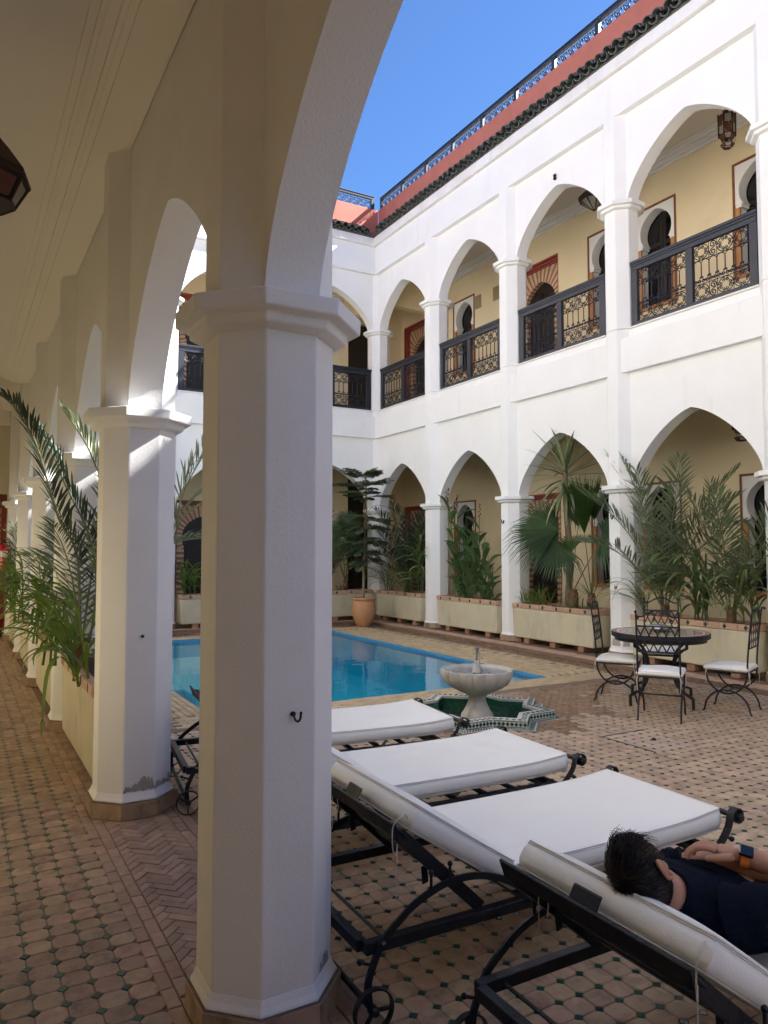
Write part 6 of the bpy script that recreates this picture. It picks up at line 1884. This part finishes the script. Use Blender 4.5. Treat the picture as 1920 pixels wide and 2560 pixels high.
for sx in (-1, 1):
    m = MB(); n = 18          # ear: rim, lobe and bowl
    m.tube([hl((sx*(.071 + .016*(.4 + .6*max(0, math.sin(a + .6)))), -.010 - .020*math.cos(a) - .006, .000 + .031*math.sin(a))) for a in np.linspace(-PI*.55, PI*1.15, n)], lambda u: .0058*(1 - .15*math.cos(u*6)), 7)
    m.ball(hl((sx*.077, -.013, -.027)), .0095, 8, 6); m.ball(hl((sx*.073, -.014, 0)), .021, 10, 8, (.8, .8, 1.1))
    m.build('ear', 'skin', head, smooth=80)
    MB().ball(hl((sx*.031, .083, .006)), .0115, 10, 8).build('eyelid', 'skin', head, smooth=80)
    m = MB(); m.tube([hl((sx*(.016 + .034*t), .094 - .012*t*t, .026 + .006*math.sin(PI*t))) for t in np.linspace(0, 1, 7)], .004, 6); m.build('eyebrow', 'hair', head, smooth=80)
MB().tube([hl((.022*t, .097 - .006*t*t, -.058)) for t in np.linspace(-1, 1, 7)], .0035, 6).build('lips', 'petal_dk', head, smooth=80)
# hair: a scalp cap and a few hundred curved locks
hm = MB()
def hairline(th, ph):
    y = math.sin(th)*math.sin(ph); z = math.cos(th)
    lim = .16 if y > .55 else (-.05 if y > -.1 else -.62)
    if abs(math.cos(ph)) > .75 and -.1 < y: lim = -.02
    return z > lim
NT2, NP2 = 40, 60
idx = {}
for i in range(NT2 + 1):
    for j in range(NP2):
        th, ph = PI*(i + .1)/(NT2 + .2), 2*PI*j/NP2
        if i*PI/NT2 > 2.35: continue
        p = Vector(headpt(th, ph)); k = 1.035 + .014*math.sin(i*2.3)*math.sin(j*1.7)
        idx[i, j] = len(hm.v); hm.v.append(tuple(hw(p*k) - PO))
for i in range(NT2):
    for j in range(NP2):
        q = [(i, j), (i+1, j), (i+1, (j+1) % NP2), (i, (j+1) % NP2)]
        if all(a in idx for a in q) and hairline(PI*(i+.5)/NT2, 2*PI*(j+.5)/NP2): hm.f.append(tuple(idx[a] for a in q))
hair = hm.build('hair', 'hair', head, smooth=80, fix=False)
rg = random.Random(99)
for layer, mt, cnt in ((0, 'hair', 2400), (1, 'hairl', 700)):
    m = MB(); made = 0
    while made < cnt:
        z = rg.uniform(-.62, 1) if rg.random() < .7 else rg.uniform(-.62, .1); ph = rg.uniform(0, 2*PI); th = math.acos(z)
        if not hairline(th, ph): continue
        p = Vector(headpt(th, ph)); nrm = Vector((p.x/.074**2, p.y/.095**2, p.z/.11**2)).normalized()
        # combed from the crown (high at the back) outwards, forward on top, with curls
        cr = Vector((0, -.055, .088)); rad_ = p - cr
        flow = rad_ - nrm*rad_.dot(nrm)
        flow = flow.normalized() if flow.length > 1e-4 else Vector((1, 0, 0))
        sw = nrm.cross(flow)
        fwd = Vector((.25, .8, -.2)); fwd = fwd - nrm*fwd.dot(nrm)
        if p.z > .0 or p.y > -.03: flow = (flow*.6 + fwd*.55 + sw*.25*math.sin(p.x*60 + p.y*40)).normalized()
        L_ = (.046 if p.z > .0 else .036 if p.z > -.03 else .026)*rg.uniform(.7, 1.3)
        lift = rg.uniform(.0, .06); curl = rg.uniform(-.5, .5) + .25*math.sin(p.x*90)
        if p.y > .035 and p.z > .045: L_ *= 1.3; lift += rg.uniform(.0, .22); curl *= 2.2
        pts = []
        for k in range(6):
            t = k/5
            pts.append(p*1.03 + flow*L_*t*(1 - .15*t) + nrm*(.002 + L_*lift*math.sin(t*2.4) - .004*t) + sw*curl*L_*.45*t*t)
        r0 = rg.uniform(.0009, .0019)
        m.tube([hl(q) for q in pts], lambda u: r0*(1 - .75*u), 3); made += 1
    m.build('hair_lock', mt, hair, smooth=80, fix=False, kind='stuff')
# t-shirt: torso wrapped in cloth with soft folds, sleeves, collar
CL = [(0, (1.698, 1.413, .573)), (.05, (1.748, 1.411, .548)), (.12, (1.815, 1.410, .520)), (.20, (1.895, 1.412, .502)), (.32, (2.01, 1.40, .488)), (.50, (2.2, 1.385, .472)), (.74, (2.44, 1.37, .462))]
prof = [(0, .066, .056), (.03, .088, .066), (.06, .135, .080), (.11, .180, .094), (.18, .192, .104), (.28, .187, .106), (.40, .172, .098), (.52, .162, .092), (.74, .166, .092)]
rings = []; n = 64
def lerpl(T, s):
    for p, q in zip(T[:-1], T[1:]):
        if s <= q[0]:
            t = (s - p[0])/(q[0] - p[0])
            return t, p, q
    return 1, T[-2], T[-1]
cpath = []
for i in range(81):
    s = .74*i/80
    t, p, q = lerpl(CL, s); c = Vector(p[1]).lerp(Vector(q[1]), t)
    t, p, q = lerpl(prof, s); t = t*t*(3-2*t); w, h = p[1] + (q[1]-p[1])*t, p[2] + (q[2]-p[2])*t
    t2, p2, q2 = lerpl(CL, min(s + .01, .739)); A_ = (Vector(q2[1]) - Vector(p2[1])).normalized()
    Lt = Vector((0, 1, 0)); Lt = (Lt - A_*A_.dot(Lt)).normalized(); Bt = A_.cross(Lt); ring = []
    for k in range(n):
        a = 2*PI*k/n
        env = min(1, s/.08)
        f = 1 + (.020*math.sin(5*a + 26*s + 2*math.sin(9*s)) + .016*math.sin(3*a - 37*s + 1) + .012*math.sin(11*a + 60*s) + .010*math.sin(2*a + 95*s))*env
        ring.append(tuple(c + Lt*w*f*math.copysign(abs(math.cos(a))**.85, math.cos(a)) + Bt*h*f*math.copysign(abs(math.sin(a))**.85, math.sin(a)) - PO))
    rings.append(ring)
sh = MB().loft(rings, caps=False).build('shirt', 'shirt', pr, smooth=80)
m = MB(); m.tube([Vector(rings[0][k]) for k in range(n)], .006, 6, closed=True); m.build('collar', 'shirt', sh, smooth=80)
def sleeve(P, r0, r1):
    P = [Vector(p) - PO for p in P]; m = MB()
    m.tube(smoothpath(P, 7), lambda u: (r0 + (r1-r0)*u)*(1 + .05*math.sin(u*19) + .03*math.sin(u*41)), 22)
    m.build('sleeve', 'shirt', sh, smooth=80, fix=False)
sleeve([(1.80, 1.30, .530), (1.825, 1.250, .550), (1.885, 1.200, .572), (1.945, 1.178, .592)], .078, .060)
sleeve([(1.80, 1.50, .525), (1.815, 1.555, .530), (1.855, 1.525, .552), (1.880, 1.492, .572)], .076, .056)
m = MB()
m.tube(smoothpath([Vector(p) - PO for p in ((2.36, 1.32, .462), (2.54, 1.27, .455), (2.84, 1.25, .45))], 6), lambda u: .10 - .028*u, 20)
m.tube(smoothpath([Vector(p) - PO for p in ((2.36, 1.40, .462), (2.54, 1.45, .455), (2.84, 1.46, .45))], 6), lambda u: .10 - .028*u, 20)
m.build('shorts', 'trouser', pr, smooth=80, fix=False)
